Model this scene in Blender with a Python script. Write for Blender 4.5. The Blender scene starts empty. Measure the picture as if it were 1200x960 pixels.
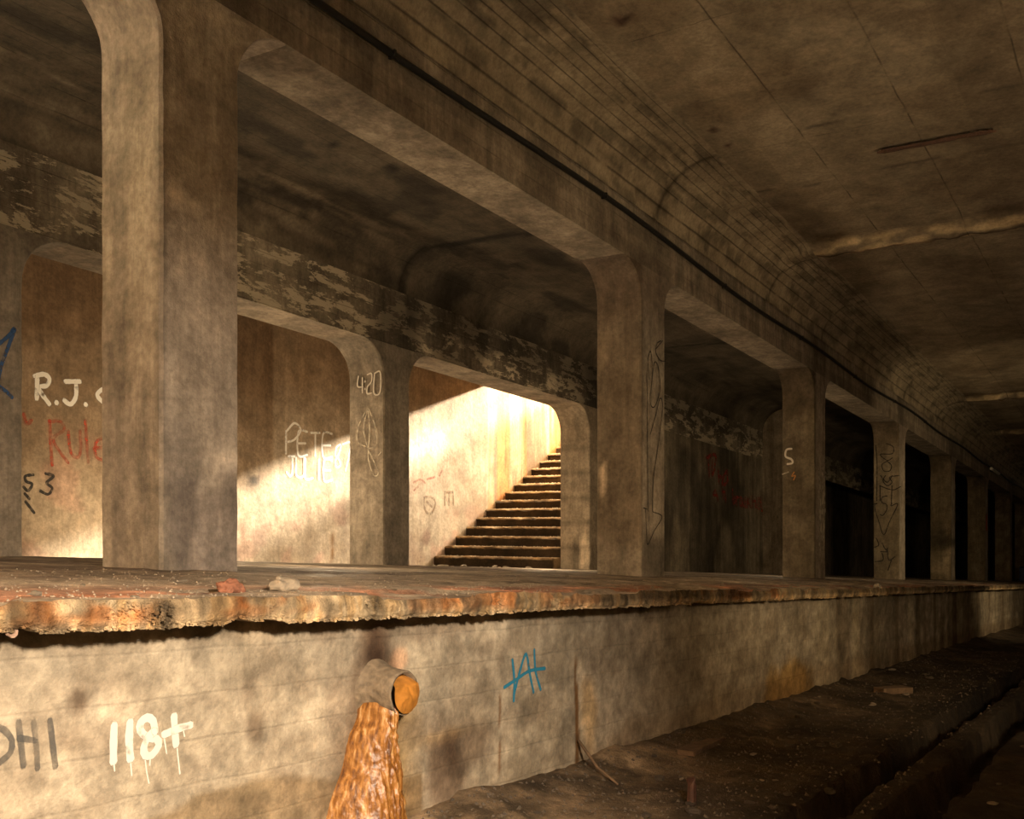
import bpy, bmesh, math, random
from mathutils import Vector, noise
C = bpy.context.scene.collection
SC = bpy.context.scene
random.seed(7)
# ---------------------------------------------------------------- camera
TH = math.atan(755/1200); SN, CS = math.sin(TH), math.cos(TH)
YH = 615.0; FP = 1200.0; GR = .048            # the whole station runs downhill along +X (grade)
cd = bpy.data.cameras.new('camera'); cam = bpy.data.objects.new('camera', cd); C.objects.link(cam)
cam.location = (0, 0, 0); cam.rotation_euler = (math.pi/2, 0, TH-math.pi/2)
cd.sensor_width = 36; cd.lens = 36; cd.shift_y = (YH-480)/1200; cd.clip_start = .05; cd.clip_end = 300
SC.camera = cam
# ---------------------------------------------------------------- light
W = bpy.data.worlds.new('sky'); SC.world = W; W.use_nodes = True
W.node_tree.nodes['Background'].inputs[0].default_value = (1, .80, .52, 1)
W.node_tree.nodes['Background'].inputs[1].default_value = 34.0
def lamp(name, kind, loc, target, power, size, col, **kw):
    d = bpy.data.lights.new(name, kind); o = bpy.data.objects.new(name, d); C.objects.link(o)
    o.location = loc; d.energy = power; d.color = col
    o.rotation_euler = (Vector(target)-Vector(loc)).to_track_quat('-Z', 'Y').to_euler()
    if kind == 'AREA': d.size = size
    elif kind == 'SUN': d.angle = size
    else: d.shadow_soft_size = size
    for k, v in kw.items(): setattr(d, k, v)
    return o
# low evening sun falling down the stairwell
lamp('evening_sun', 'SUN', (30, 9, 10), (29, 9.155, 9.665), 62.0, .05, (1, .86, .66))
lamp('sky_glow', 'SUN', (30, 9, 10), (29, 9.20, 9.47), 26.0, .26, (1, .86, .66))
# torch of the photographer: beside the camera, then carried along the track; point lamps added as unseen fill
lamp('torch', 'SPOT', (.7, -.9, 1.0), (3.05, 3.6, -1.1), 1650, .15, (1, .81, .61), spot_size=1.10, spot_blend=1.0)
lamp('torch_second', 'SPOT', (7.2, -1.6, .35), (12.2, 4.4, 2.0), 380, .25, (1, .74, .44), spot_size=2.3, spot_blend=1.0)
lamp('torch_third', 'SPOT', (19.0, -.8, -.1), (28, 4.4, .6), 460, .25, (1, .74, .42), spot_size=2.3, spot_blend=1.0)
lamp('fill_light', 'POINT', (6.4, 5.9, .2), (0, 0, 0), 55, .25, (1, .76, .48))
lamp('fill_light_second', 'POINT', (17.6, 5.7, .2), (0, 0, 0), 40, .25, (1, .74, .44))
lamp('fill_light_third', 'POINT', (8.2, 9.0, .15), (0, 0, 0), 115, .25, (1, .76, .48))
lamp('fill_light_fourth', 'POINT', (12.3, 7.2, -.1), (0, 0, 0), 70, .25, (1, .76, .48))
SC.view_settings.view_transform = 'Standard'; SC.view_settings.look = 'None'
SC.view_settings.exposure = 0.0; SC.view_settings.gamma = 1; SC.view_settings.use_curve_mapping = False

# ---------------------------------------------------------------- helpers
def at(x, y, Y):
    u = (x-600)/FP; X = Y*(CS+SN*u)/(SN-CS*u); F = CS*X+SN*Y
    return X, (YH-y)/FP*F                      # X, z of a point on the vertical plane Y
def atN(x, y, Y):
    X, z = at(x, y, Y); return X, z+GR*X+.035
def zz(x, n): return n-.035-GR*x               # real height of nominal height n at x
def fb(p, o=4):                                # fractal noise -1..1
    return noise.fractal(Vector(p), 1.0, 2.0, o, noise_basis='PERLIN_ORIGINAL')
def sm(a, b, t):
    t = max(0, min(1, (t-a)/(b-a))); return t*t*(3-2*t)
def tag(o, label=None, cat=None, group=None, kind=None):
    if label: o['label'] = label
    if cat: o['category'] = cat
    if group: o['group'] = group
    if kind: o['kind'] = kind
    return o
def put(name, me, mat, parent=None, loc=(0, 0, 0), smooth=False):
    """link mesh (world coordinates) as an object whose origin is loc"""
    if 'tint' not in me.attributes: tint(me, lambda x, y, n: (1., 1., 1.))
    o = bpy.data.objects.new(name, me); C.objects.link(o)
    base = Vector(loc)
    if parent is not None: base = Vector(parent.location)
    me.transform(__import__('mathutils').Matrix.Translation(-base))
    if parent is not None: o.parent = parent
    else: o.location = base
    me.materials.append(mat)
    if smooth:
        for p in me.polygons: p.use_smooth = True
    return o
def mesh_from(vs, fs):
    me = bpy.data.meshes.new('m'); me.from_pydata(vs, [], fs)
    bm = bmesh.new(); bm.from_mesh(me); bmesh.ops.remove_doubles(bm, verts=bm.verts, dist=1e-5)
    bmesh.ops.recalc_face_normals(bm, faces=bm.faces); bm.to_mesh(me); bm.free(); me.update()
    return me
def tint(me, fn):
    """per point pigment of the surface (stains, rust, lime, old paint, some painted light); fn(x, y, n) -> rgb multiplier"""
    at_ = me.attributes.new('tint', 'FLOAT_COLOR', 'POINT')
    dat = []
    for v in me.vertices:
        c = fn(v.co.x, v.co.y, v.co.z+.035+GR*v.co.x); dat += [c[0], c[1], c[2], 1]
    at_.data.foreach_set('color', dat)
def empty(name, loc):
    o = bpy.data.objects.new(name, None); C.objects.link(o); o.location = loc; o.empty_display_size = .2
    bpy.context.view_layer.update()
    return o
def frange(a, b, st):
    n = max(1, int(round((b-a)/st))); return [a+(b-a)*i/n for i in range(n+1)]
def grid_mesh(us, vs, fn):
    V = [fn(u, v) for v in vs for u in us]; nu = len(us); Fs = []
    for j in range(len(vs)-1):
        for i in range(nu-1):
            a = j*nu+i; Fs.append((a, a+1, a+1+nu, a+nu))
    me = bpy.data.meshes.new('g'); me.from_pydata(V, [], Fs); me.update(); return me
def prism_xn(poly, y0, y1, bev=.012, cut=None):
    """closed polygon in (x, n) pushed from y0 to y1"""
    n = len(poly)
    vs = [(x, y0, zz(x, h)) for x, h in poly]+[(x, y1, zz(x, h)) for x, h in poly]
    fs = [list(range(n))[::-1], list(range(n, 2*n))]+[(i, (i+1) % n, n+(i+1) % n, n+i) for i in range(n)]
    me = mesh_from(vs, fs)
    if bev:
        bm = bmesh.new(); bm.from_mesh(me)
        es = [e for e in bm.edges if e.calc_face_angle(0) > .6]
        bmesh.ops.bevel(bm, geom=es, offset=bev, segments=2, affect='EDGES', profile=.5)
        bm.to_mesh(me); bm.free()
    return me
def prism_x(poly, xs, bev=0):
    """closed polygon in (y, n) swept along X at the stations xs, following the grade"""
    n = len(poly); vs = []; fs = []
    for x in xs: vs += [(x, y, zz(x, h)) for y, h in poly]
    for k in range(len(xs)-1):
        for i in range(n):
            a = k*n+i; b = k*n+(i+1) % n; fs.append((a, b, b+n, a+n))
    fs.append(list(range(n))[::-1]); fs.append([(len(xs)-1)*n+i for i in range(n)])
    return mesh_from(vs, fs)
def box_w(x0, x1, y0, y1, z0, z1):
    vs = [(x, y, z) for x in (x0, x1) for y in (y0, y1) for z in (z0, z1)]
    return mesh_from(vs, [(0, 1, 3, 2), (4, 6, 7, 5), (0, 4, 5, 1), (2, 3, 7, 6), (0, 2, 6, 4), (1, 5, 7, 3)])
def arc(cx, cy, r, a0, a1, n=10):
    return [(cx+r*math.cos(math.radians(a0+(a1-a0)*i/n)), cy+r*math.sin(math.radians(a0+(a1-a0)*i/n))) for i in range(n+1)]

# ---------------------------------------------------------------- materials
def concrete(name, A, B, boards=None, bstr=.5, streak=.35, speck=.3, bump=.35, rough=.9, peel=None, spots=.0,
             mott=1.0, seams=None, fine=1.0, wet=0.0, pr=(.40, .62), wob0=.008, h0=.30):
    """A, B: pale and dark pigment. boards=(axis,spacing) axis 'N' or 'Y'. peel=(pale rgb, threshold, sx, sz)"""
    m = bpy.data.materials.new(name); m.use_nodes = True; nt = m.node_tree; N = nt.nodes; L = nt.links
    bs = N['Principled BSDF']; bs.inputs['Roughness'].default_value = rough
    bs.inputs['Specular IOR Level'].default_value = .25
    geo = N.new('ShaderNodeNewGeometry'); sp = N.new('ShaderNodeSeparateXYZ'); L.new(geo.outputs['Position'], sp.inputs[0])
    def mth(op, a, b=None, c=None):
        n = N.new('ShaderNodeMath'); n.operation = op
        for i, v in enumerate((a, b, c)):
            if v is None: continue
            if isinstance(v, (int, float)): n.inputs[i].default_value = v
            else: L.new(v, n.inputs[i])
        return n.outputs[0]
    nom = mth('MULTIPLY_ADD', sp.outputs[0], GR, sp.outputs[2])      # nominal height
    cmb = N.new('ShaderNodeCombineXYZ'); L.new(sp.outputs[0], cmb.inputs[0]); L.new(sp.outputs[1], cmb.inputs[1]); L.new(nom, cmb.inputs[2])
    P = cmb.outputs[0]
    def nz(scale, detail=5, rgh=.6, sc=(1, 1, 1), dist=0):
        mp = N.new('ShaderNodeMapping'); mp.inputs['Scale'].default_value = sc; L.new(P, mp.inputs[0])
        n = N.new('ShaderNodeTexNoise'); n.inputs['Scale'].default_value = scale; n.inputs['Detail'].default_value = detail
        n.inputs['Roughness'].default_value = rgh; n.inputs['Distortion'].default_value = dist
        L.new(mp.outputs[0], n.inputs[0]); return n.outputs[0]
    def rng(v, a, b, c=0., d=1.):
        n = N.new('ShaderNodeMapRange'); n.inputs[1].default_value = a; n.inputs[2].default_value = b
        n.inputs[3].default_value = c; n.inputs[4].default_value = d; n.interpolation_type = 'SMOOTHSTEP'; L.new(v, n.inputs[0]); return n.outputs[0]
    def mix(f, a, b, bt='MIX'):
        n = N.new('ShaderNodeMix'); n.data_type = 'RGBA'; n.blend_type = bt
        for i, v in ((0, f), (6, a), (7, b)):
            if isinstance(v, (int, float)): n.inputs[i].default_value = v
            elif isinstance(v, tuple): n.inputs[i].default_value = (*v, 1)
            else: L.new(v, n.inputs[i])
        return n.outputs[2]
    big = nz(.9, 6, .62, dist=.4)
    col = mix(rng(big, .5-.22*mott, .5+.22*mott), B, A)
    med = nz(4.5, 6, .65)
    g = rng(med, .25, .75, 1-speck, 1+speck*.6)
    gc = N.new('ShaderNodeCombineColor'); [L.new(g, gc.inputs[i]) for i in range(3)]
    col = mix(1., col, gc.outputs[0], 'MULTIPLY')
    g2 = rng(nz(24, 6, .72), .32, .68, .78, 1.14)
    gc = N.new('ShaderNodeCombineColor'); [L.new(g2, gc.inputs[i]) for i in range(3)]
    col = mix(1., col, gc.outputs[0], 'MULTIPLY')
    if streak:
        s1 = nz(2.2, 6, .7, (2.0, 2.0, .22), .3); f = rng(s1, .38, .62, 1-streak, 1+streak*.35)
        s2 = nz(9.0, 4, .7, (2.2, 2.2, .12)); f2 = rng(s2, .35, .65, 1-streak*.28, 1+streak*.15)
        ff = mth('MULTIPLY', f, f2)
        gc = N.new('ShaderNodeCombineColor'); [L.new(ff, gc.inputs[i]) for i in range(3)]
        col = mix(1., col, gc.outputs[0], 'MULTIPLY')
    hgt = mth('MULTIPLY', nz(16*fine, 7, .7), .6)
    hgt = mth('ADD', hgt, mth('MULTIPLY', nz(90*fine, 3, .6), .18))
    hgt = mth('ADD', hgt, mth('MULTIPLY', med, .6))
    if peel:
        pal, th, sx, sz = peel
        pn = nz(2.3, 9, .74, (sx, sx, sz), .3); pm = rng(pn, th-.012, th+.012)
        col = mix(mth('MULTIPLY', pm, .85), col, pal)
        hgt = mth('ADD', hgt, mth('MULTIPLY', pm, .25))
    def groove(axis, space, width, wob, strg, h_w):
        nonlocal col, hgt
        base = nom if axis == 'N' else sp.outputs[1] if axis == 'Y' else sp.outputs[0]
        w = mth('MULTIPLY', mth('SUBTRACT', nz(2.2, 3, .5), .5), wob)
        t = mth('DIVIDE', mth('ADD', base, w), space)
        fr = mth('ABSOLUTE', mth('SUBTRACT', mth('FRACT', t), .5))
        ln = rng(fr, .5-width/space, .5)
        pat = rng(nz(2.6, 5, .6, (1, 1, 1)), *pr)
        k = mth('MULTIPLY', mth('MULTIPLY', ln, pat), strg)
        col = mix(k, col, tuple(c*.22 for c in B))
        hgt = mth('SUBTRACT', hgt, mth('MULTIPLY', ln, h_w))
        # each board takes the pigment a little differently
        wn = N.new('ShaderNodeTexWhiteNoise'); wn.noise_dimensions = '1D'; L.new(mth('FLOOR', mth('ADD', t, .5)), wn.inputs['W'])
        bb = mth('MULTIPLY_ADD', wn.outputs[0], .16, .92)
        gc = N.new('ShaderNodeCombineColor'); [L.new(bb, gc.inputs[i]) for i in range(3)]
        col = mix(1., col, gc.outputs[0], 'MULTIPLY')
    if boards: groove(boards[0], boards[1], .008, wob0, bstr, h0)
    for sgm in (seams or []): groove(*sgm)
    if spots:
        vo = nz(7, 2, .5); k = rng(vo, .70, .74)
        col = mix(mth('MULTIPLY', k, spots), col, tuple(c*.25 for c in B))
    ta = N.new('ShaderNodeAttribute'); ta.attribute_name = 'tint'
    sw = mth('GREATER_THAN', ta.outputs['Alpha'], .5)
    tc = mix(sw, (1., 1., 1.), ta.outputs['Color'])
    col = mix(1., col, tc, 'MULTIPLY')
    L.new(col, bs.inputs['Base Color'])
    if wet:
        L.new(rng(nz(2.2, 4, .6), .4, .7, rough, rough-wet), bs.inputs['Roughness'])
    bp = N.new('ShaderNodeBump'); bp.inputs['Strength'].default_value = bump; bp.inputs['Distance'].default_value = .03
    L.new(hgt, bp.inputs['Height']); L.new(bp.outputs[0], bs.inputs['Normal'])
    return m
def plain(name, col, rough=.8, metal=0, bump=.3, scale=30, dark=.5):
    m = bpy.data.materials.new(name); m.use_nodes = True; N = m.node_tree.nodes; L = m.node_tree.links
    bs = N['Principled BSDF']; bs.inputs['Roughness'].default_value = rough; bs.inputs['Metallic'].default_value = metal
    tcn = N.new('ShaderNodeTexCoord')
    n = N.new('ShaderNodeTexNoise'); n.inputs['Scale'].default_value = scale; n.inputs['Detail'].default_value = 6; L.new(tcn.outputs['Object'], n.inputs[0])
    cr = N.new('ShaderNodeValToRGB'); cr.color_ramp.elements[0].position = .3; cr.color_ramp.elements[1].position = .7
    cr.color_ramp.elements[0].color = (*[c*dark for c in col], 1); cr.color_ramp.elements[1].color = (*col, 1)
    L.new(n.outputs[0], cr.inputs[0]); L.new(cr.outputs[0], bs.inputs['Base Color'])
    bp = N.new('ShaderNodeBump'); bp.inputs['Strength'].default_value = bump; bp.inputs['Distance'].default_value = .01
    L.new(n.outputs[0], bp.inputs['Height']); L.new(bp.outputs[0], bs.inputs['Normal'])
    return m
def paint(name, col, cover=.62, soft=.1, scale=22, opa=1.0):
    """worn paint: bare concrete shows through where it has gone"""
    m = bpy.data.materials.new(name); m.use_nodes = True; N = m.node_tree.nodes; L = m.node_tree.links
    bs = N['Principled BSDF']; bs.inputs['Base Color'].default_value = (*col, 1); bs.inputs['Roughness'].default_value = .8
    geo = N.new('ShaderNodeNewGeometry'); n = N.new('ShaderNodeTexNoise'); n.inputs['Scale'].default_value = scale; n.inputs['Detail'].default_value = 6
    L.new(geo.outputs['Position'], n.inputs[0])
    r = N.new('ShaderNodeMapRange'); r.inputs[1].default_value = cover-soft; r.inputs[2].default_value = cover+soft
    r.inputs[3].default_value = opa; r.inputs[4].default_value = 0; L.new(n.outputs[0], r.inputs[0])
    ed = N.new('ShaderNodeAttribute'); ed.attribute_name = 'edge'
    r2 = N.new('ShaderNodeMapRange'); r2.inputs[1].default_value = 0; r2.inputs[2].default_value = .55; L.new(ed.outputs['Fac'], r2.inputs[0])
    mu = N.new('ShaderNodeMath'); mu.operation = 'MULTIPLY'; L.new(r.outputs[0], mu.inputs[0]); L.new(r2.outputs[0], mu.inputs[1])
    L.new(mu.outputs[0], bs.inputs['Alpha'])
    return m

M_col = concrete('column_concrete', (.40, .34, .265), (.27, .225, .17), streak=.22, bump=.45, speck=.36)
M_beam = concrete('beam_concrete', (.38, .315, .235), (.20, .16, .115), boards=('N', .19), bstr=.45, streak=.3, bump=.4)
M_peel = concrete('peeling_concrete', (.30, .25, .18), (.10, .08, .055), boards=('N', .13), bstr=.5, streak=.3, bump=.4,
                  peel=((.46, .39, .28), .52, .8, 2.4))
M_ceil = concrete('ceiling_concrete', (.36, .285, .19), (.22, .17, .11), boards=None, streak=0, bump=.35, speck=.3,
                  seams=[('Y', .95, .012, .03, .8, .5), ('X', 2.45, .010, .03, .55, .35)])
M_haun = concrete('haunch_concrete', (.40, .325, .22), (.25, .20, .132), boards=('Y', .082), bstr=.8, streak=0, bump=.35, speck=.28, pr=(.28, .5))
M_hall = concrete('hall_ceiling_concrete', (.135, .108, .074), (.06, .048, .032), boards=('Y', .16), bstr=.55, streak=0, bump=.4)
M_back = concrete('back_wall_concrete', (.64, .52, .38), (.37, .275, .175), streak=.16, bump=.25, speck=.28, mott=1.1)
M_dark = concrete('dark_wall_concrete', (.30, .25, .18), (.15, .12, .08), streak=.35, bump=.3)
M_ret = concrete('retaining_wall_concrete', (.56, .475, .35), (.33, .275, .19), boards=('N', .148), bstr=.22, streak=.05, h0=.12, bump=.5, speck=.45, spots=.0, wob0=.035, pr=(.36, .66))
M_plat = concrete('platform_concrete', (.50, .41, .30), (.27, .21, .15), streak=0, bump=.9, speck=.5, spots=.3, wet=.35)
M_lip = concrete('platform_edge_concrete', (.80, .62, .38), (.50, .35, .19), streak=.45, bump=1.0, speck=.5, fine=1.6, wet=.5)
M_floor = concrete('track_bed_dirt', (.13, .095, .06), (.04, .029, .019), streak=0, bump=1.2, speck=.6, wet=.35)
M_step = concrete('step_concrete', (.50, .34, .19), (.22, .14, .07), streak=0, bump=.9, speck=.5)
M_well = concrete('stairwell_concrete', (.66, .50, .33), (.48, .33, .19), streak=.35, bump=.2, speck=.15)

# ---------------------------------------------------------------- big structure
XA, XB = -14.0, 96.0
D0, D1 = 4.40, 4.90            # front row of columns
R0, R1 = 7.66, 8.20            # second row
BW = 10.60                     # back wall
PER = 6.12; X0 = 3.55; CW = .60
CX = [3.55, 9.43, 15.64, 21.68, 27.9, 34.0, 40.3, 46.4, 52.5, 58.7, 64.8, 71.0]
CX = [CX[0]-2*6.1, CX[0]-6.1]+CX
OPEN = 3.12
xs_long = frange(XA, XB, 2.0)

# -- platform slab (thing) and its crumbling edge
def plat_n(x, y):
    t = [(2.36, -.092), (4.4, -.032), (7.66, .012), (10.7, .0)]
    for (a, p), (b, q) in zip(t, t[1:]):
        if y <= b: return p+(q-p)*(y-a)/(b-a)
    return 0
def lip_y(x):
    return 2.50+.014*fb((x*.8, 3, 0), 3)+.012*fb((x*7, 5, 0), 3)
def plat_top(x, y):
    n = plat_n(x, y)
    fade = sm(2.5, 2.75, y)
    n += .006*fb((x*1.1, y*1.6, 2), 4)+.006*fb((x*9, y*9, 7), 4)
    # spalled shallow pans along the brim
    s = fb((x*1.6, y*2.6, 11), 3)
    if s > .12 and y < 3.4: n -= .014*sm(.12, .2, s)
    return n
plat = tag(empty('platform_slab', (0, 2.6, zz(0, -.09))),
           'long worn concrete station platform with a crumbling orange-stained brim above the track bed', 'platform')
xs = frange(-4, 1, .1)[:-1]+frange(1, 8, .022)[:-1]+frange(8, 18, .05)[:-1]+frange(18, 92, .35)
ys = frange(2.50, 3.0, .028)[:-1]+frange(3.0, 4.6, .06)[:-1]+frange(4.6, 10.64, .25)
def pf(x, y):
    yy = y if y > 2.51 else lip_y(x)
    yy = lip_y(x)+(y-2.50)*(3.0-lip_y(x))/.5 if y < 3.0 else y
    return (x, yy, zz(x, plat_top(x, yy)))
me = grid_mesh(xs, ys, pf)
def plat_t(x, y, n):
    a = fb((x*.7, y*1.2, 4), 4)
    c = [1.0, 1.0, 1.0]
    k = sm(.05, .3, a)*.45
    c = [1-k*.9, 1-k, 1-k]
    if y < 3.4:
        # reddish and dark patches by the brim
        r = sm(.0, .22, fb((x*1.3, y*1.5, 21), 3))*sm(3.3, 2.6, y)
        c = [c[0]*(1+.25*r), c[1]*(1-.30*r), c[2]*(1-.45*r)]
    if y > 4.2: c = [v*.85 for v in c]
    # rubble dust lying paler along the front
    p = sm(.1, .3, fb((x*3, y*5, 31), 4))*sm(4.6, 3.2, y)*.5
    return [v*(1+p) for v in c]
tint(me, plat_t)
put('walking_surface', me, M_plat, plat, smooth=True)
# edge: front face + underside, thick and broken
def lip_bot(x):
    b = -.176+.006*fb((x*1.2, 9, 0), 3)+.010*fb((x*14, 1, 2), 4)
    c = fb((x*2.3, 44, 0), 2)
    if c > .25: b += .014*sm(.25, .34, c)
    return b
vsl = [0, .06, .14, .24, .34, .44, .54, .64, .74, .84, .93, 1.0, 1.12, 1.3, 1.8, 2.4]
def lf(x, v):
    t = plat_top(x, lip_y(x)); b = lip_bot(x)
    if v <= 1:
        n = t+(b-t)*v; y = lip_y(x)
        y += -.010*math.sin(math.pi*v)+.008*fb((x*12, n*22, 3), 4)*math.sin(math.pi*min(1, v+.08))+.007*fb((x*34, n*30, 9), 3)*(v > 0)
        y += .014*sm(.22, .34, fb((x*2.4, n*3+7, 13), 3))*math.sin(math.pi*v)+.05*math.exp(-((x-2.035)/.03)**2)*v
        if v > .9: y += .012
    else:
        y = lip_y(x)+.012+(v-1)*.12; n = b+.004*(v-1)+.006*fb((x*14, y*14, 5), 2)
    return (x, y, zz(x, n))
me = grid_mesh(frange(-4, 1, .08)[:-1]+frange(1, 7.5, .014)[:-1]+frange(7.5, 16, .03)[:-1]+frange(16, 92, .25), vsl, lf)
ORG = [(1.62, .10), (1.78, .10), (1.92, .07), (2.33, .03), (3.55, .10), (3.95, .16), (4.35, .1), (6.9, .25), (7.8, .2), (2.55, .06)]
def lip_t(x, y, n):
    v = max(0, min(1, (-.09-n)/.085))
    o = 0
    for cx, w in ORG: o = max(o, math.exp(-((x-cx)/w)**2))
    o = o*sm(-.35, .15, fb((x*6, n*9, 1), 3))+.55*sm(.08, .3, fb((x*2.1, n*5, 77), 4))*(x < 9)
    o = .85*min(1, o)*sm(1.05, .5, v)
    c = [1+.10*o, 1-.42*o, 1-.70*o]
    d = sm(.12, .3, fb((x*5.2, n*5, 50), 4))*.45
    # a dark break in the brim
    d = max(d, .75*math.exp(-((x-2.035)/.035)**2)*sm(.2, .5, v+.3))
    p = .35*sm(.3, .9, v)*(1-o)
    if x > 5: p = .30*sm(.55, .9, v)+.1
    q = .85+.45*fb((x*32, n*5, 8), 3); p = (1+p)*q-1; c[1] *= 1-.10*sm(0, .3, fb((x*18, n*4, 28), 3)); c[2] *= 1-.25*sm(0, .3, fb((x*18, n*4, 28), 3))
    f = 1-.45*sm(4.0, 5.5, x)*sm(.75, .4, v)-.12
    c = [k*(1-d)*(1+p)*f for k in c]
    return c
tint(me, lip_t)
put('brim', me, M_lip, plat, smooth=True)
# crust of broken aggregate and drips clinging to the brim
vs = []; fs = []
for i in range(9000):
    x = 1.35+10.5*random.random()**1.5; t = plat_top(x, lip_y(x)); b = lip_bot(x); v = 1-random.random()**1.6; n = t+(b-t)*v
    r_ = .0025+.006*random.random()**2; y = lip_y(x)+.003-.006*math.sin(math.pi*v); k0 = len(vs)
    for k in range(4): a = k*1.57+random.random(); vs.append((x+r_*math.cos(a), y+.004, zz(x, n+r_*math.sin(a))))
    vs.append((x+.3*r_, y-r_*(.3+.7*random.random()), zz(x, n-.5*r_)))
    fs += [(k0, k0+1, k0+4), (k0+1, k0+2, k0+4), (k0+2, k0+3, k0+4), (k0+3, k0, k0+4)]
me = bpy.data.meshes.new('crust'); me.from_pydata(vs, [], fs); me.update(); tint(me, lip_t)
tag(put('crust', me, M_lip, plat), kind='stuff')
# slab body under the walking surface
me = prism_x([(2.66, -.19), (2.66, -.13), (4.4, -.10), (10.62, -.07), (10.62, -.5), (7, -.5), (7, -.19)], frange(-4, 92, 3))
put('slab_body', me, M_dark, plat)

# -- retaining wall under the platform
RW = 2.65
def ret_y(x, n):
    return RW+.006*fb((x*1.2, n*1.2, 3), 3)+.004*fb((x*9, n*9, 1), 3)
def blob(x, n, cx, cn, rx, rn, soft=.35, wob=.25, seed=0):
    d = math.hypot((x-cx)/rx, (n-cn)/rn)+wob*fb((x*4, n*4, seed), 4)
    return 1-sm(1-soft, 1+soft, d)
def ret_t(x, y, n):
    c = [1., 1., 1.]
    def dk(k, col=(1, 1, 1)):
        for i in range(3): c[i] *= 1-k*col[i]
    def P(px, py): return atN(px, py, RW)
    dk(.20*sm(.0, .35, fb((x*2.2, n*3.5, 81), 5)), (.8, .9, 1)); dk(.13*sm(.08, .22, fb((x*9, n*13, 83), 5)), (.85, .95, 1)); pz = 1+.22*sm(.05, .35, -fb((x*2.6, n*4, 85), 5)); c[0] *= pz; c[1] *= pz; c[2] *= pz
    dk(.35*sm(-.27, -.19, n+.03*fb((x*3, 0, 0), 3)), (.8, .9, 1))  # dark under the brim: mould with some painted shade
    # dark mould above and around the pipe
    for (px, py, rx, rn, k) in ((436, 752, .11, .13, .78), (446, 785, .10, .12, .75), (425, 800, .07, .10, .45), (418, 850, .05, .16, .4), (385, 735, .1, .05, .35), (500, 740, .3, .05, .35),
                                (300, 850, .035, .05, .5), (92, 820, .03, .035, .6), (290, 812, .04, .05, .35), (120, 870, .12, .06, .25),
                                (410, 890, .10, .2, .45), (395, 830, .06, .12, .35), (60, 850, .1, .06, .2),
                                (548, 868, .22, .10, .5), (520, 905, .16, .16, .66), (500, 850, .25, .06, .3), (630, 830, .3, .05, .15)):
        bx, bn = P(px, py); dk(k*blob(x, n, bx, bn, rx, rn, .6, .5, px), (.85, .95, 1))
    # damp ground stain, lower left
    nb = P(300, 935)[1]+.06*math.sin((x-2.0)*3.2)+.03*fb((x*4, 2, 0), 3)
    if x < 3.5: dk(.50*(1-sm(nb-.015, nb+.02, n))*sm(1.9, 2.15, x), (.75, .9, 1.1))
    # damp line further along
    if x > 4.9:
        nb = -.93+.10*sm(5, 8, x)+.05*fb((x*1.5, 7, 0), 3); dk(.30*(1-sm(nb-.06, nb+.08, n)), (.7, .9, 1.1))
    # warm plaster beside the crack, rust triangle far along
    bx, bn = P(690, 840); k = blob(x, n, bx, bn, .10, .17, .5, .4, 3); c[0] *= 1+.18*k; c[2] *= 1-.25*k
    bx, bn = P(925, 806); k = blob(x, n, bx, bn-.05, .7, .28, .25, .35, 5); c[0] *= 1-.05*k; c[1] *= 1-.28*k; c[2] *= 1-.62*k
    # vertical crack with rust
    cx, cn = P(676, 830); w = .012+.022*sm(-.35, -.95, n)+.006*fb((n*12, 0, 5), 2); k = (1-sm(w*.5, w, abs(x-cx-.02*fb((n*3, 1, 1), 2))))*sm(-.38, -.5, n)
    c[0] *= 1-.55*k; c[1] *= 1-.72*k; c[2] *= 1-.85*k
    cx, cn = P(585, 860); k = (1-sm(.003, .008, abs(x-cx-.015*fb((n*6, 9, 1), 3))))*sm(-.55, -.6, n)*sm(-.98, -.92, n)
    c[0] *= 1-.45*k; c[1] *= 1-.6*k; c[2] *= 1-.7*k
    # lime spill and ochre around the flowstone
    bx, bn = P(455, 905); k = blob(x, n, bx, bn, .20, .30, .5, .4, 8); c[0] *= 1+.05*k; c[1] *= 1-.15*k; c[2] *= 1-.45*k
    bx, bn = P(466, 775); k = blob(x, n, bx, bn, .045, .05, .4, .6, 18); c[0] *= 1+.5*k; c[1] *= 1+.15*k
    bx, bn = P(520, 862); k = blob(x, n, bx+.02, bn, .16, .03, .6, .6, 18); c[0] *= 1+.3*k; c[1] *= 1+.2*k
    bx, bn = P(425, 800); k = blob(x, n+.7*(x-bx)*0, bx, bn, .02, .09, .5, .7, 28); c[0] *= 1+.35*k; c[1] *= 1+.35*k; c[2] *= 1+.35*k
    # long runs further along
    if x > 7:
        s = fb((x*1.5, n*.12, 60), 3); f = sm(7, 12, x); dk(.55*f*sm(-.05, .25, s), (.8, .9, 1)); p = .35*f*sm(.05, .3, -s)
        c[0] *= 1+p; c[1] *= 1+p; c[2] *= 1+p*.8
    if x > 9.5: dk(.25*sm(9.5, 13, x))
    return c
xs = frange(-4, 1.2, .12)[:-1]+frange(1.2, 7.2, .02)[:-1]+frange(7.2, 18, .06)[:-1]+frange(18, 92, .5)
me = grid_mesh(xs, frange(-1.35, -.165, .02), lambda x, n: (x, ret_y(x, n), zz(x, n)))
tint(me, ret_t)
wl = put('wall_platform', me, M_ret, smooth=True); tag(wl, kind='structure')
so = wl.modifiers.new('depth', 'SOLIDIFY'); so.thickness = .3; so.offset = -1

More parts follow.
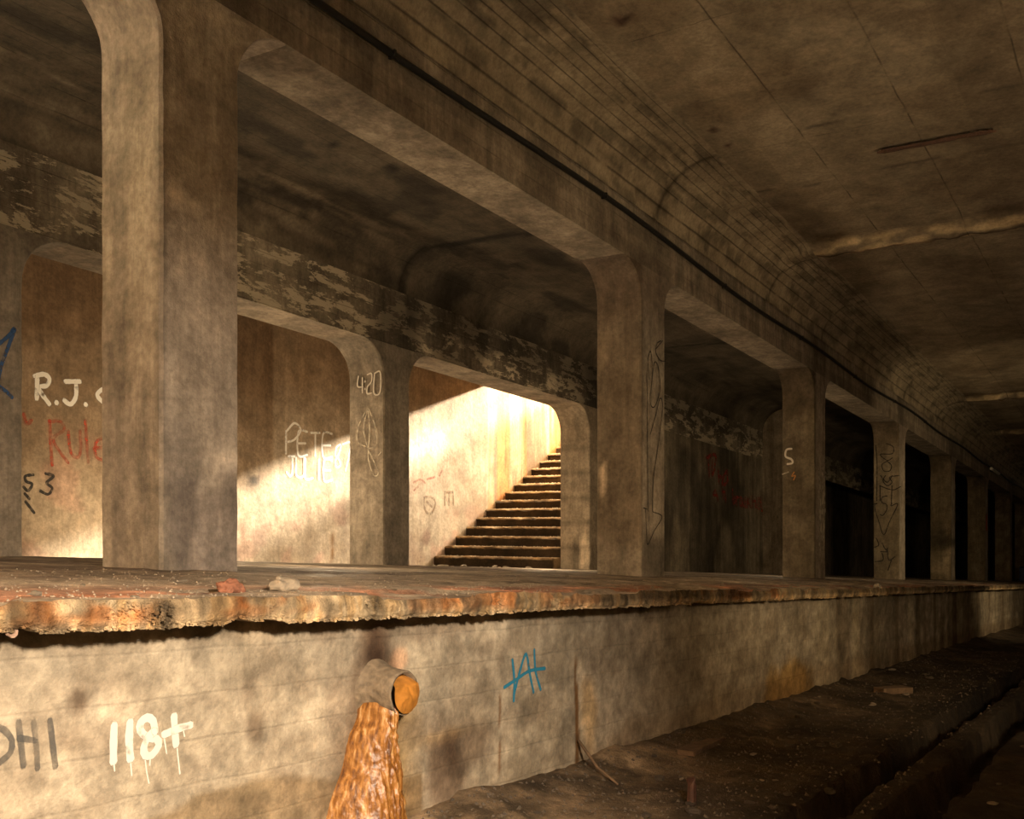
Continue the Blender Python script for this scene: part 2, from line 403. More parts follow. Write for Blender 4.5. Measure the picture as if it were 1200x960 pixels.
# -- track bed
def floor_n(x, y):
    n = -1.07+.05*sm(2.25, 2.66, y)+.025*fb((x*.9, y*1.3, 1), 4)+.012*fb((x*6, y*6, 4), 4)+.03*sm(.1, .5, fb((x*2, y*2, 40), 3))*sm(1.6, 2.2, y)
    for a, b in ((1.24, 1.44), (.86, 1.06), (-.2, .0), (-.6, -.4)):
        m_ = (a+b)/2+.015*fb((x*1.5, a, 0), 3); h = (b-a)/2
        n -= .20*(1-sm(h*.85, h*1.1, abs(y-m_+.03*fb((x*3, y*5, a), 3))))
    return n
xs = frange(-10, 1, .2)[:-1]+frange(1, 9, .035)[:-1]+frange(9, 20, .09)[:-1]+frange(20, 92, .6)
me = grid_mesh(xs, frange(-5.2, -.8, .3)[:-1]+frange(-.8, 2.8, .03), lambda x, y: (x, y, zz(x, floor_n(x, y))))
def fl_t(x, y, n):
    k = 1+.9*sm(.0, .35, fb((x*1.2, y*1.6, 9), 4))*sm(1.5, 2.1, y)
    w = sm(2.2, 2.6, y)*.4+1+1.3*sm(2.1, 2.5, y)*sm(6.2, 4.2, x)*sm(-.15, .2, fb((x*6, y*6, 77), 4))  # paler by the wall, with wet sheen painted in
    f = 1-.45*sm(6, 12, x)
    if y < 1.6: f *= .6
    return [k*w*f, k*w*f*.97, k*w*f*.92]
tint(me, fl_t)
fl = put('floor', me, M_floor, smooth=True); tag(fl, kind='structure')
so = fl.modifiers.new('depth', 'SOLIDIFY'); so.thickness = .25; so.offset = -1 if False else 1
fl.modifiers.remove(so)

# -- far side tunnel wall, end walls
me = prism_x([(-5.0, -1.3), (-5.0, 4.2), (-5.3, 4.2), (-5.3, -1.3)], xs_long); tag(put('wall_far_side', me, M_dark), kind='structure')
tag(put('wall_rear', prism_xn([(XA-.3, -1.6), (XA, -1.6), (XA, 4.6), (XA-.3, 4.6)], -5.3, 10.9, 0), M_dark), kind='structure')
tag(put('wall_end', prism_xn([(91.6, -1.8), (92, -1.8), (92, 4.6), (91.6, 4.6)], -5.3, 10.9, 0), M_dark), kind='structure')

# -- track ceiling: flat slab, haunch down to the beam
def ceil_n(x, y):
    n = 4.20+.012*fb((x*.8, y*.8, 2), 3)
    if y < 2.95: n += .014
    for jx in (13.2, 25.7, 31.9, 38.2, 44.5, 50):
        d = abs(x-jx-.05*fb((y*1.4, jx, 0), 3)-.03*fb((y*9, jx, 0), 3)); n -= (.085+.03*fb((y*5, x*5, 3), 3))*(1-sm(.03, .34, d))*sm(-5, -4, y)
    return n
def hau(y):     # haunch drop for y>3.72
    if y <= 3.70: return 0
    t = min(1, (y-3.70)/.68); return .58*(1-math.sqrt(max(0, 1-t*t)))
xs = frange(XA, 3, .5)[:-1]+frange(3, 16, .06)[:-1]+frange(16, 55, .15)[:-1]+frange(55, 92, 1)
me = grid_mesh(xs, frange(-5.05, -1, .5)[:-1]+frange(-1, 3.70, .08), lambda x, y: (x, y, zz(x, ceil_n(x, y)+(0 if y < 3.69 else ceil_n(x, 3.69)*0))))
def ceil_t(x, y, n):
    c = [1., 1., 1.]
    def dk(k, col=(1, 1, 1)):
        for i in range(3): c[i] *= 1-k*col[i]
    for jx in (13.2, 25.7, 31.9, 38.2, 44.5, 50):
        d = x-jx-.05*fb((y*1.4, jx, 0), 3)
        p = (1-sm(.15, .34, abs(d+.02)+.10*fb((x*4, y*4, 16), 4)))*sm(-.12, .12, fb((x*7, y*2.6, 6), 5))
        for i, v in enumerate((1.5, 1.45, 1.2)): c[i] *= 1+v*p
        dk(.75*(1-sm(.02, .05, abs(d-.05))), (.9, 1, 1)); dk(.55*(1-sm(0, .35, abs(d+.42)))*sm(-.3, .2, fb((x*2, y*2, 3), 3)), (.8, .9, 1))
    # dim big blotches
    dk(.32*sm(-.05, .35, fb((x*.55, y*.55, 17), 4)), (.8, .9, 1))
    # darker away from the beam
    dk(.25*sm(3.0, 2.6, y)); 
        # dark hole, small stains
    for (hx, hy, r) in ((7.03, 3.45, .09), (9.2, 3.55, .05), (9.6, 3.55, .06), (8.9, 3.5, .04)):
        dk(.8*(1-sm(.6, 1, math.hypot(x-hx, y-hy)/r+.4*fb((x*9, y*9, 0), 2))), (.9, 1, 1))
    for jx in (9.6, 10.93):
        d = abs(x-jx-.06*fb((y*1.2, jx, 0), 3)); dk(.5*(1-sm(.01, .03, d))*sm(-.15, .1, fb((x, y*2, 9), 3)))
    return c
tint(me, ceil_t)
tag(put('ceiling', me, M_ceil, smooth=True), kind='structure')
me = grid_mesh(xs, frange(3.70, 4.28, .03)[:-1]+[4.28, 4.32, 4.35, 4.37, 4.379], lambda x, y: (x, y, zz(x, ceil_n(x, 3.70)*sm(4.3, 3.7, y)+4.2*(1-sm(4.3, 3.7, y))-hau(y))))
def hau_t(x, y, n):
    c = [1., 1., 1.]
    for jx, w in ((9.75, .05), (13.35, .05), (15.95, .03), (22, .03), (25.7, .05)):
        d = abs(x-jx-.10*(4.4-y)-.05*fb((y*4, n*4, jx), 3)); k = .6*(1-sm(w*.4, w, d))
        c = [v*(1-k) for v in c]
    k = .42*sm(.16, .22, fb((x*1.6, y*11, n*11), 4)); c = [c[0]*(1-k), c[1]*(1-k), c[2]*(1-k)]
    p = .25*sm(10, 13, x)*sm(16, 13, x); c = [v*(1+p) for v in c]
    return c
tint(me, hau_t)
tag(put('ceiling', me, M_haun, smooth=True), kind='structure')
# concrete mass above (keeps the sky out)
me = prism_x([(-5.3, 4.32), (-5.3, 4.8), (7.95, 4.8), (7.95, 4.32)], xs_long); tag(put('ceiling', me, M_dark), kind='structure')

# -- front row: header beam
me = prism_x([(D0, OPEN), (D1, OPEN), (D1, 4.4), (D0+.02, 4.4), (D0, 3.62)], frange(XA, 91.6, .5))
def beam_t(x, y, n):
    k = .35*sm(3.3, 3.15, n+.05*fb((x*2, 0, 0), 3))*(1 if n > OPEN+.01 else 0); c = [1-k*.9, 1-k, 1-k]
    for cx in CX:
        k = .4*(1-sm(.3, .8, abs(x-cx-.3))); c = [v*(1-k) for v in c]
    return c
me2 = me
bm = bmesh.new(); bm.from_mesh(me2)
bmesh.ops.subdivide_edges(bm, edges=[e for e in bm.edges if abs((e.verts[0].co-e.verts[1].co).x) < .1 and e.calc_length() > .3], cuts=4, use_grid_fill=True)
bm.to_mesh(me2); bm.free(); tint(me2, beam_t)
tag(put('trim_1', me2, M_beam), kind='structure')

# -- front row columns with haunched heads
COLTXT = {0: None}
def column(x0, cw, y0, y1, top, R, foot, left=True, right=True):
    x1 = x0+cw; poly = [(x0, foot), (x1, foot)]
    if right: poly += [(x1-(-0)+R-R*math.cos(math.radians(a)), top-R+R*math.sin(math.radians(a))) for a in range(0, 91, 9)]
    else: poly += [(x1, top)]
    if left: poly += [(x0-R+R*math.cos(math.radians(a)), top-R+R*math.sin(math.radians(a))) for a in range(90, -1, -9)]
    else: poly += [(x0, top)]
    # cut the column into a fine lattice so that stains follow its faces
    vs = []; fs = []
    rows = frange(foot, top-R, .08)+[top-R+R*math.sin(math.radians(a)) for a in range(9, 91, 9)]
    ny = 8; nx = 10
    prof = []
    for n in rows:
        if n <= top-R+1e-6: a0, a1 = x0, x1
        else:
            e = R-math.sqrt(max(0, R*R-(n-top+R)**2)); a0 = x0-(e if left else 0); a1 = x1+(e if right else 0)
        ring = []
        ch = .016
        for i in range(nx+1): ring.append((a0+ch+(a1-a0-2*ch)*i/nx, y0))
        for i in range(ny+1): ring.append((a1, y0+ch+(y1-y0-2*ch)*i/ny))
        for i in range(nx+1): ring.append((a1-ch-(a1-a0-2*ch)*i/nx, y1))
        for i in range(ny+1): ring.append((a0, y1-ch-(y1-y0-2*ch)*i/ny))
        prof.append([(x, y, zz(x, n)) for x, y in ring])
    k = len(prof[0])
    for r in prof: vs += r
    for j in range(len(prof)-1):
        for i in range(k): fs.append((j*k+i, j*k+(i+1) % k, (j+1)*k+(i+1) % k, (j+1)*k+i))
    fs.append(list(range(k))[::-1]); fs.append([(len(prof)-1)*k+i for i in range(k)])
    me = bpy.data.meshes.new('c'); me.from_pydata(vs, [], fs); me.update()
    # knocked arrises
    for v in me.vertices:
        q = fb((v.co.x*3, v.co.y*3, v.co.z*9), 3)
        v.co.x += .004*q; v.co.y += .004*fb((v.co.z*8, v.co.x*3, 5), 3)
    return me
def col_tint(i):
    x0 = CX[i]
    def f(x, y, n):
        c = [1., 1., 1.]
        left = x < x0+.03
        def dk(k, col=(1, 1, 1)):
            for j in range(3): c[j] *= 1-k*col[j]
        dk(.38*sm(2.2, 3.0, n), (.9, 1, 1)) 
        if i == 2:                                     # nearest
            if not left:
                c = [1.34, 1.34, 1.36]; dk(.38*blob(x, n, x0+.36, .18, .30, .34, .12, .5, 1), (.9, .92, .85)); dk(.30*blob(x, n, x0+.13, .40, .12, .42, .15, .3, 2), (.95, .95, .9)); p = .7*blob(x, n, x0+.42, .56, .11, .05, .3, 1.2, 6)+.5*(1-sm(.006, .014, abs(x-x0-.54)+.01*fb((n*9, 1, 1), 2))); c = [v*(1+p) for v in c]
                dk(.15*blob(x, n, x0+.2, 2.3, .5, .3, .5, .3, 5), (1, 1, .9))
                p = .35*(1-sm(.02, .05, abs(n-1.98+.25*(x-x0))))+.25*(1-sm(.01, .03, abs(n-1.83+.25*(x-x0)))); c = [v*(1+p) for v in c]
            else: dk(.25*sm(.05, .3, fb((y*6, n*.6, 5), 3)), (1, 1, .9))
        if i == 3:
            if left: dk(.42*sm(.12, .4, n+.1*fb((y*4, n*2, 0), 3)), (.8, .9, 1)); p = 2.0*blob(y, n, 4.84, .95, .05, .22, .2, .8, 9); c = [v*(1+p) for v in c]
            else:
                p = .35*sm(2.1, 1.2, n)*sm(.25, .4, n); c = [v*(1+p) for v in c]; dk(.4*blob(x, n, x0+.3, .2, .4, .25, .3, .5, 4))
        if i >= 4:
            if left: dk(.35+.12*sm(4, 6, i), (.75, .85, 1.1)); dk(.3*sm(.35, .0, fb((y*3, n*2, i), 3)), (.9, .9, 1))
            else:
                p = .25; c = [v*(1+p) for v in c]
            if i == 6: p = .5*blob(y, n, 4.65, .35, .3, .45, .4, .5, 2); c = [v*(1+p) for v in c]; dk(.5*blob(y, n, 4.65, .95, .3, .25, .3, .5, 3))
        return c
    return f
LBL = {2: 'nearest and largest pale concrete column, worn corner and dark damp patch at its foot',
       3: 'concrete column just right of the stair opening, thin black looping scrawl and arrow on its track face',
       4: 'concrete column with a white S on one face and flaking white paint down the other',
       5: 'concrete column carrying black lettering above a downward arrow, third beyond the stair opening',
       6: 'dim column in the colonnade next beyond the black arrow one, dark band across its lower part',
       7: 'dim column with a faint red mark on its edge, deep in the colonnade',
       8: 'small dark column second before the colonnade fades out by the right edge of the photo',
       9: 'tiny far column standing where the platform runs out of sight on the right'}
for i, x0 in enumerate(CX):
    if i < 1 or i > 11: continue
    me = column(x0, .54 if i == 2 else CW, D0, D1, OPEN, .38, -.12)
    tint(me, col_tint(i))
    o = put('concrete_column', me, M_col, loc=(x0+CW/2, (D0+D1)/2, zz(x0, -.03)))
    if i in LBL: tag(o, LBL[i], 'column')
    elif i == 1: tag(o, 'concrete column behind the viewpoint, beside the platform brim on the near side of the nearest one', 'column')
    else: tag(o, 'far column lost in darkness at the very end of the colonnade', 'column', 'last columns in the dark')

# -- hall ceiling between the rows, with coves
def hall_n(y):
    if y > 7.10: t = min(1, (y-7.10)/.56); return 3.78-.50*(1-math.sqrt(max(0, 1-t*t)))
    if y < 5.3: t = (5.3-y)/.4; return 3.78-.3*(1-math.sqrt(max(0, 1-t*t)))
    return 3.78
xs = frange(XA, 3, .5)[:-1]+frange(3, 17, .08)[:-1]+frange(17, 91, .6)
ysh = frange(4.9, 7.1, .12)[:-1]+frange(7.1, 7.6, .04)[:-1]+[7.6, 7.63, 7.65, 7.66]
me = grid_mesh(xs, ysh, lambda x, y: (x, y, zz(x, hall_n(y)+.01*fb((x*.8, y*.8, 12), 3))))
def hall_t(x, y, n):
    c = [1., 1., 1.]
    for jx, w in ((9.75, .10), (15.9, .05), (22.2, .08), (28, .08)):
        d = abs(x-jx+.1*(y-7)-.12*fb((y*2, n*2, jx), 3)); k = .75*(1-sm(w*.4, w, d)); c = [v*(1-k) for v in c]
    k = .5*sm(.1, .3, fb((x*.9, y*2.5, 5), 4)); c = [v*(1-k) for v in c]
    if y > 7.2:
        p = .7*sm(.0, .2, fb((x*1.1, y*9, n*9), 4))*sm(9.6, 9.0, x)*sm(3, 4, x); c = [v*(1+p) for v in c]
    for (hx, hy) in ((6.9, 6.3), (7.6, 6.1)):
        k = .8*(1-sm(.6, 1, math.hypot(x-hx, y-hy)/.08+.4*fb((x*9, y*9, 0), 2))); c = [v*(1-k) for v in c]
    return c
tint(me, hall_t)
tag(put('ceiling', me, M_hall, smooth=True), kind='structure')

# -- second row: beam face with peeling paint, posts, solid wall beyond the stairs
HD2 = 2.62
R2 = [(-5.6, .5), (-.66, .5), (4.34, .5), (9.36, .49)]
me = grid_mesh(frange(XA, 3, .5)[:-1]+frange(3, 15, .05)[:-1]+frange(15, 91.6, .8), [HD2+.001]+frange(HD2+.03, 3.30, .05)[:-1]+[3.30], lambda x, n: (x, R0, zz(x, n)))
def r2_t(x, y, n):
    c = [1., 1., 1.]
    k = .55*(1-sm(.25, .55, abs(x-9.62))); k = max(k, .6*(1-sm(.1, .7, abs(x-14.7)))); c = [v*(1-k*.95) for v in c]
    if x > 9.8:
        k = .45*sm(2.75, 3.1, n); c = [v*(1-k) for v in c]
        p = .9*sm(.0, .15, fb((x*2.2, n*.9, 71), 4))*sm(3.05, 2.85, n)*sm(9.9, 10.3, x)*sm(14, 13, x); c = [v*(1+p) for v in c]
    if x < 9.1 and x > 5.5:
        p = .3; c = [v*(1+p) for v in c]
    return c
tint(me, r2_t)
fb_o = put('wall_inner_row', me, M_peel, smooth=False); tag(fb_o, kind='structure')
so = fb_o.modifiers.new('depth', 'SOLIDIFY'); so.thickness = .04; so.offset = -1
me = prism_x([(R0+.005, HD2), (R1, HD2), (R1, 4.6), (R0+.005, 4.6)], frange(XA, 15, 1.0)); tag(put('trim_2', me, M_beam), kind='structure')
def c2_t(x, y, n):
    c = [.92, .92, .92]
    if n > 1.9: c = [v*(1-.25*sm(1.9, 2.3, n)) for v in c]
    return c
L2 = ['inner column standing level with the nearest column, mostly hidden', 'inner column at the left edge of the photo with blue spray paint on its face',
      'inner column marked 4:20 in white, between the lit back wall and the stair opening']
for i, (x0, w) in enumerate(R2[1:]):
    me = column(x0, w, R0, R1, HD2, .42, -.10); tint(me, c2_t)
    o = put('inner_column', me, M_col, loc=(x0+w/2, (R0+R1)/2, zz(x0, .0)))
    tag(o, ['inner column out of frame to the left, before the blue sprayed one', L2[1], L2[2]][i], 'column')
# pier at the stairs and solid wall onward
me = column(14.50, .50, R0, R1, HD2, .42, -.12, right=False)
def pier_t(x, y, n):
    c = [1.05, 1.0, .92]
    if x < 14.55:
        for j in range(12):
            l = 1-sm(.008, .02, abs(n-.15-j*.2)); c = [v*(1-.35*l) for v in c]
        p = .7*blob(y, n, 7.74, .25, .10, .33, .3, .4, 4); c = [v*(1+p) for v in c]
        k = .4*blob(y, n, 7.9, .2, .08, .4, .3, .4, 5); c = [v*(1-k) for v in c]
    return c
tint(me, pier_t); o = put('stair_pier', me, M_col, loc=(14.75, 7.93, zz(14.5, .02)))
tag(o, 'concrete pier closing the right side of the stair opening, white bloom at its foot', 'pier')
me = grid_mesh(frange(15.01, 23.4, .1), frange(-.1, 2.62, .08), lambda x, n: (x, R0, zz(x, n)))
def w3_t(x, y, n):
    k = .5*sm(.0, .3, fb((x*.7, n*.4, 91), 4)); c = [.8*(1-k), .8*(1-k), .78*(1-k)]
    p = .6*(1-sm(.02, .12, abs(x-18.6-.05*fb((n*3, 0, 0), 2))))*sm(1.9, 1.5, n); c = [v*(1+p) for v in c]
    return c
tint(me, w3_t); o = put('wall_inner', me, M_dark); tag(o, kind='structure')
so = o.modifiers.new('depth', 'SOLIDIFY'); so.thickness = .5; so.offset = -1
me = prism_xn([(23.0, -.1), (23.6, -.1), (23.6, 3.9), (23.0, 3.9)], 7.2, 8.2); tag(put('wall_return', me, M_dark), kind='structure')
me = prism_x([(9.2, -.1), (9.5, -.1), (9.5, 4.2), (9.2, 4.2)], frange(23.5, 91.6, 4)); tag(put('wall_deep', me, M_dark), kind='structure')
me = prism_x([(7.6, 3.75), (9.5, 3.75), (9.5, 4.6), (7.6, 4.6)], frange(23.0, 91.6, 4)); tag(put('ceiling', me, M_dark), kind='structure')
me = prism_x([(7.67, 3.3), (7.95, 3.3), (7.95, 4.6), (7.67, 4.6)], frange(14.9, 23.2, 2)); tag(put('ceiling', me, M_dark), kind='structure')

# -- back wall, corridor ceiling
def back_y(x, n): return BW+.008*fb((x*.7, n*.7, 3), 3)
me = grid_mesh(frange(XA, 4, .5)[:-1]+frange(4, 16.0, .07), frange(-.1, 3.46, .06), lambda x, n: (x, back_y(x, n), zz(x, n)))
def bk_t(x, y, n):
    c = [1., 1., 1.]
    k = .5*sm(1.9, 2.9, n+.35*fb((x*.8, n, 8), 3)); c = [1-.7*k, 1-.85*k, 1-k]  # upper wall browner: shade above the stair light painted in
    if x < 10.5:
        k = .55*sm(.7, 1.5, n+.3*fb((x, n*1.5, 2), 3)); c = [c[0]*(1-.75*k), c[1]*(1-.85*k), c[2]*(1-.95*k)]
    k = .8*blob(x, n, 10.12, 1.1+.02, .10, .12, .3, .5, 3)
    c = [v*(1-k) for v in c]
    for hx, hn in ((11.7, .38), (11.7, .14)):
        k = .85*blob(x, n, hx, hn, .035, .12, .3, .5, 3); c = [c[0]*(1-.6*k), c[1]*(1-.8*k), c[2]*(1-k)]
    r = .35*sm(.12, .3, fb((x*1.7, n*1.7, 61), 5))*sm(1.6, .9, n); c = [c[0], c[1]*(1-.35*r), c[2]*(1-.3*r)]
    if x > 13.5:
        k = .5*blob(x, n, 14.1, .5, .12, .15, .3, .6, 3)+.3*blob(x, n, 13.7, .2, .3, .3, .5, .6, 6); c = [c[0]*(1-k*.8), c[1]*(1-k), c[2]*(1-k)]
    return c
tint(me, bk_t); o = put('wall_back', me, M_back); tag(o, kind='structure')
so = o.modifiers.new('depth', 'SOLIDIFY'); so.thickness = .3; so.offset = -1
tag(put('ceiling', prism_x([(8.15, 3.45), (10.9, 3.45), (10.9, 3.75), (8.15, 3.75)], frange(XA, 15.9, 1.5)), M_hall), kind='structure')
# rounded head where the corridor roof ends and the stairwell begins
head = [(10.9, 3.38), (10.60, 3.38)]+[(10.60-.05+.05*math.cos(math.radians(a)), 3.40+.05*math.sin(math.radians(a))) for a in range(0, 91, 15)]+[(8.15, 3.45), (8.15, 4.7), (10.9, 4.7)]
tag(put('trim_3', prism_x(head, [15.75, 16.05]), M_well), kind='structure')

# -- stairwell: steps, side walls, open to the sky
SX, SZ, RUN, RISE, NS = 14.27, -.705, .328, .1665, 32
st = tag(empty('staircase', (SX, 9.4, SZ)), 'worn concrete stairs strewn with grit climbing to daylight beyond the arched opening', 'stairs')
for k in range(NS):
    x0 = SX+k*RUN; z1 = SZ+(k+1)*RISE; z0 = z1-RISE-(.05 if k else .2)
    prof = [(x0+.02, z0), (x0+.012, z1-.05), (x0-.006, z1-.045), (x0+.004, z1-.022), (x0+.034, z1), (x0+.12, z1-.004), (x0+RUN+.04, z1), (x0+RUN+.04, z0)]
    yss = frange(8.224, 10.585, .06 if k < 15 else .4)
    vs = []; fs = []; n = len(prof)
    for y in yss:
        for j, (x, z) in enumerate(prof):
            w = 1 if j in (2, 3, 4, 5) else .2
            vs.append((x+w*.034*fb((y*3, k*7, j*.3), 4), y, z+w*.020*fb((y*5, k*3+40, 0), 4)))
    for a in range(len(yss)-1):
        for j in range(n): fs.append((a*n+j, a*n+(j+1) % n, (a+1)*n+(j+1) % n, (a+1)*n+j))
    fs.append(list(range(n))[::-1]); fs.append([(len(yss)-1)*n+j for j in range(n)])
    me = mesh_from(vs, fs)
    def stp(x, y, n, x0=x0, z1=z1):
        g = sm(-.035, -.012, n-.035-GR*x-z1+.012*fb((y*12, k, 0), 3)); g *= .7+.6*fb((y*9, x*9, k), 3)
        return (.13+1.3*g, .12+1.26*g, .10+1.15*g)  # shaded risers and lit tread edges put into the colour
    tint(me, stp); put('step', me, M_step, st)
XT = SX+NS*RUN; ZT = SZ+NS*RISE
me = grid_mesh(frange(16.0, XT+4, .09), frange(-1.5, ZT+1.3, .1), lambda x, z: (x, back_y(x, z+.035+GR*x), z))
def wt(x, y, n):
    z = n-.035-GR*x; c = [1., 1., 1.]
    h = z-(SZ+(x-SX)*RISE/RUN)
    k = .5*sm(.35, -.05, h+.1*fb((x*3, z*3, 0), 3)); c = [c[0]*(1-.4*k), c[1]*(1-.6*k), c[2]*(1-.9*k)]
    o_ = sm(.05, .25, fb((x*2.2, z*.15, 33), 3)+.22*sm(16.8, 18.5, x)); c = [c[0]*(.98-.06*o_), c[1]*(.94-.36*o_), c[2]*(.92-.58*o_)]
    d = .45*sm(.18, .3, fb((x*3.5, z*.3, 53), 3)); c = [v*(1-d) for v in c]
    return c
tint(me, wt); o = put('wall_stairwell', me, M_well); tag(o, kind='structure')
so = o.modifiers.new('depth', 'SOLIDIFY'); so.thickness = .3; so.offset = -1
tag(put('wall_stairwell', box_w(15.02, XT+.2, 7.96, 8.22, -1.5, ZT-.3), M_dark), kind='structure')
tag(put('wall_stairwell', box_w(15.75, 16.05, 8.15, 10.9, 2.95+.9, ZT+.3), M_dark), kind='structure')
# ground outside round the stair mouth
for i, b in enumerate(((XT, 60, 7.9, 11, ZT-.35, ZT-.02), (-14, 60, 10.9, 40, ZT-.35, ZT-.02), (-14, 60, -40, 7.96, ZT-.6, ZT-.02), (-14, 15.8, 7.9, 10.95, ZT-.35, ZT-.02))):
    tag(put('floor', box_w(*b), M_step), kind='structure')
pd = bpy.data.lights.new('sky_portal', 'AREA'); pd.shape = 'RECTANGLE'; pd.size = 8.6; pd.size_y = 2.4
po = bpy.data.objects.new('sky_portal', pd); C.objects.link(po); po.location = (20.4, 9.4, ZT-.25); pd.cycles.is_portal = True

# ---------------------------------------------------------------- overhead cable
def tube(pts, r, seg=8, closed=True, wob=0):
    vs = []; fs = []; n = len(pts)
    for i, p in enumerate(pts):
        p = Vector(p); t = (Vector(pts[min(i+1, n-1)])-Vector(pts[max(i-1, 0)])).normalized()
        u = t.cross(Vector((0, 0, 1)));  u = u.normalized() if u.length > .1 else Vector((1, 0, 0)); w = t.cross(u).normalized()
        rr = r[i] if isinstance(r, (list, tuple)) else r
        for k in range(seg):
            a = 2*math.pi*k/seg; q = rr*(1+wob*fb((i*.7, k*.9, r if isinstance(r, float) else 1), 2)); vs.append(tuple(p+u*math.cos(a)*q+w*math.sin(a)*q))
    for i in range(n-1):
        for k in range(seg): fs.append((i*seg+k, i*seg+(k+1) % seg, (i+1)*seg+(k+1) % seg, (i+1)*seg+k))
    if closed: fs.append(list(range(seg))[::-1]); fs.append([(n-1)*seg+k for k in range(seg)])
    return mesh_from(vs, fs)
M_cable = plain('black_cable', (.012, .011, .010), .6)
pts = []
for x in frange(-10, 60, .5):
    s = .0
    n = 3.50+.025*math.sin(x*.9)-.05*sm(9, 14, x)+.05*sm(17, 24, x)
    pts.append((x, D0-.032, zz(x, n)))
o = put('overhead_cable', tube(pts, .024), M_cable, loc=(0, D0-.032, zz(0, 3.5)), smooth=True)
tag(o, 'long black cable strung along the beam where it meets the curved ceiling', 'cable')
for x in frange(-4, 40, 3.05):
    n = 3.50+.025*math.sin(x*.9)-.05*sm(9, 14, x)+.05*sm(17, 24, x)
    put('cable_clip', box_w(x-.010, x+.010, D0-.058, D0+.003, zz(x, n-.026), zz(x, n+.026)), M_cable, o)

# ---------------------------------------------------------------- drain pipe and its flowstone
M_pipe = plain('mineral_crusted_pipe', (.24, .18, .115), .8, bump=.7, scale=40)
def flow_mat():
    m = plain('orange_flowstone', (.75, .36, .07), .42, bump=.8, scale=28); N = m.node_tree.nodes; L = m.node_tree.links
    bs = N['Principled BSDF']; geo = N.new('ShaderNodeNewGeometry')
    mp = N.new('ShaderNodeMapping'); mp.inputs['Scale'].default_value = (1, 1, .10); L.new(geo.outputs['Position'], mp.inputs[0])
    n = N.new('ShaderNodeTexNoise'); n.inputs['Scale'].default_value = 60; n.inputs['Detail'].default_value = 5; L.new(mp.outputs[0], n.inputs[0])
    cr = N.new('ShaderNodeValToRGB'); e = cr.color_ramp.elements
    e[0].position = .30; e[0].color = (.08, .026, .006, 1); e[1].position = .72; e[1].color = (.58, .37, .17, 1)
    a = e.new(.45); a.color = (.22, .085, .014, 1); b = e.new(.58); b.color = (.38, .17, .04, 1)
    L.new(n.outputs[0], cr.inputs[0]); L.new(cr.outputs[0], bs.inputs['Base Color']); bs.inputs['Specular IOR Level'].default_value = .7
    return m
M_flow = flow_mat()
M_ore = plain('orange_deposit', (.48, .20, .035), .4, bump=.35, scale=22, dark=.6)
px, pz = 3.185, -.663
dp = tag(empty('drain_pipe', (px, RW, pz)), 'round drain pipe in the platform wall choked with orange deposit spilling to the ground', 'pipe')
vs = []; fs = []; seg = 36
rings = [(.0, .135), (-.03, .108), (-.09, .094), (-.15, .090), (-.157, .087), (-.156, .080), (-.06, .078)]
for j, (dy, r) in enumerate(rings):
    for k in range(seg):
        a = 2*math.pi*k/seg; q = r*(1+.06*fb((math.cos(a)*2, math.sin(a)*2, j*.5), 3)); vs.append((px+q*math.cos(a), RW+.01+dy, pz+q*math.sin(a)))
for j in range(len(rings)-1):
    for k in range(seg): fs.append((j*seg+k, j*seg+(k+1) % seg, (j+1)*seg+(k+1) % seg, (j+1)*seg+k))
fs.append([(len(rings)-1)*seg+k for k in range(seg)])
put('pipe_wall', mesh_from(vs, fs), M_pipe, dp, smooth=True)
# orange plug filling the mouth up to two thirds
def plug(u, v):
    a = u; r = .079*v; x = r*math.cos(a); z = r*math.sin(a)
    d = -.160+.06*sm(.025, .075, z)+.003*fb((x*30, z*30, 0), 3)-.018*(1-v*v)*sm(.03, -.02, z)
    return (px+x, RW+d, pz+z)
me = grid_mesh(frange(0, 2*math.pi, .07), frange(0.01, 1, .05), plug); put('orange_plug', me, M_ore, dp, smooth=True)
# flowstone fan: (height from mouth down, left edge, right edge, thickness)
prof = [(0.0, -.10, -.01, .150), (.05, -.12, .01, .158), (.12, -.145, .035, .16), (.22, -.19, .075, .165), (.32, -.245, .105, .18), (.42, -.29, .13, .195), (.50, -.33, .145, .21)]
def pint(h, j):
    for a, b in zip(prof, prof[1:]):
        if h <= b[0]: t = (h-a[0])/(b[0]-a[0]); return a[j]+(b[j]-a[j])*t
    return prof[-1][j]
def flow(u, h):
    l, r, t = pint(h, 1), pint(h, 2), pint(h, 3)
    l += .015*fb((h*9, 1, 0), 3); r += .012*fb((h*9, 7, 0), 3)
    x = l+(r-l)*u; prf = (1-abs(2*u-1)**2.6)
    if h < .03: prf *= .75+8*h
    ridge = .018*fb((x*34, h*2.2, 0), 3)+.010*fb((x*80, h*26, 3), 3)
    y = RW+.012-(t*prf*(.75+.25*math.sin(3*u+.6)))-ridge*prf
    return (px+x, y, pz-.02-h+.02*prf*(h < .02))
me = grid_mesh(frange(0, 1, .014), frange(0, .50, .007), flow); put('flowstone', me, M_flow, dp, smooth=True)

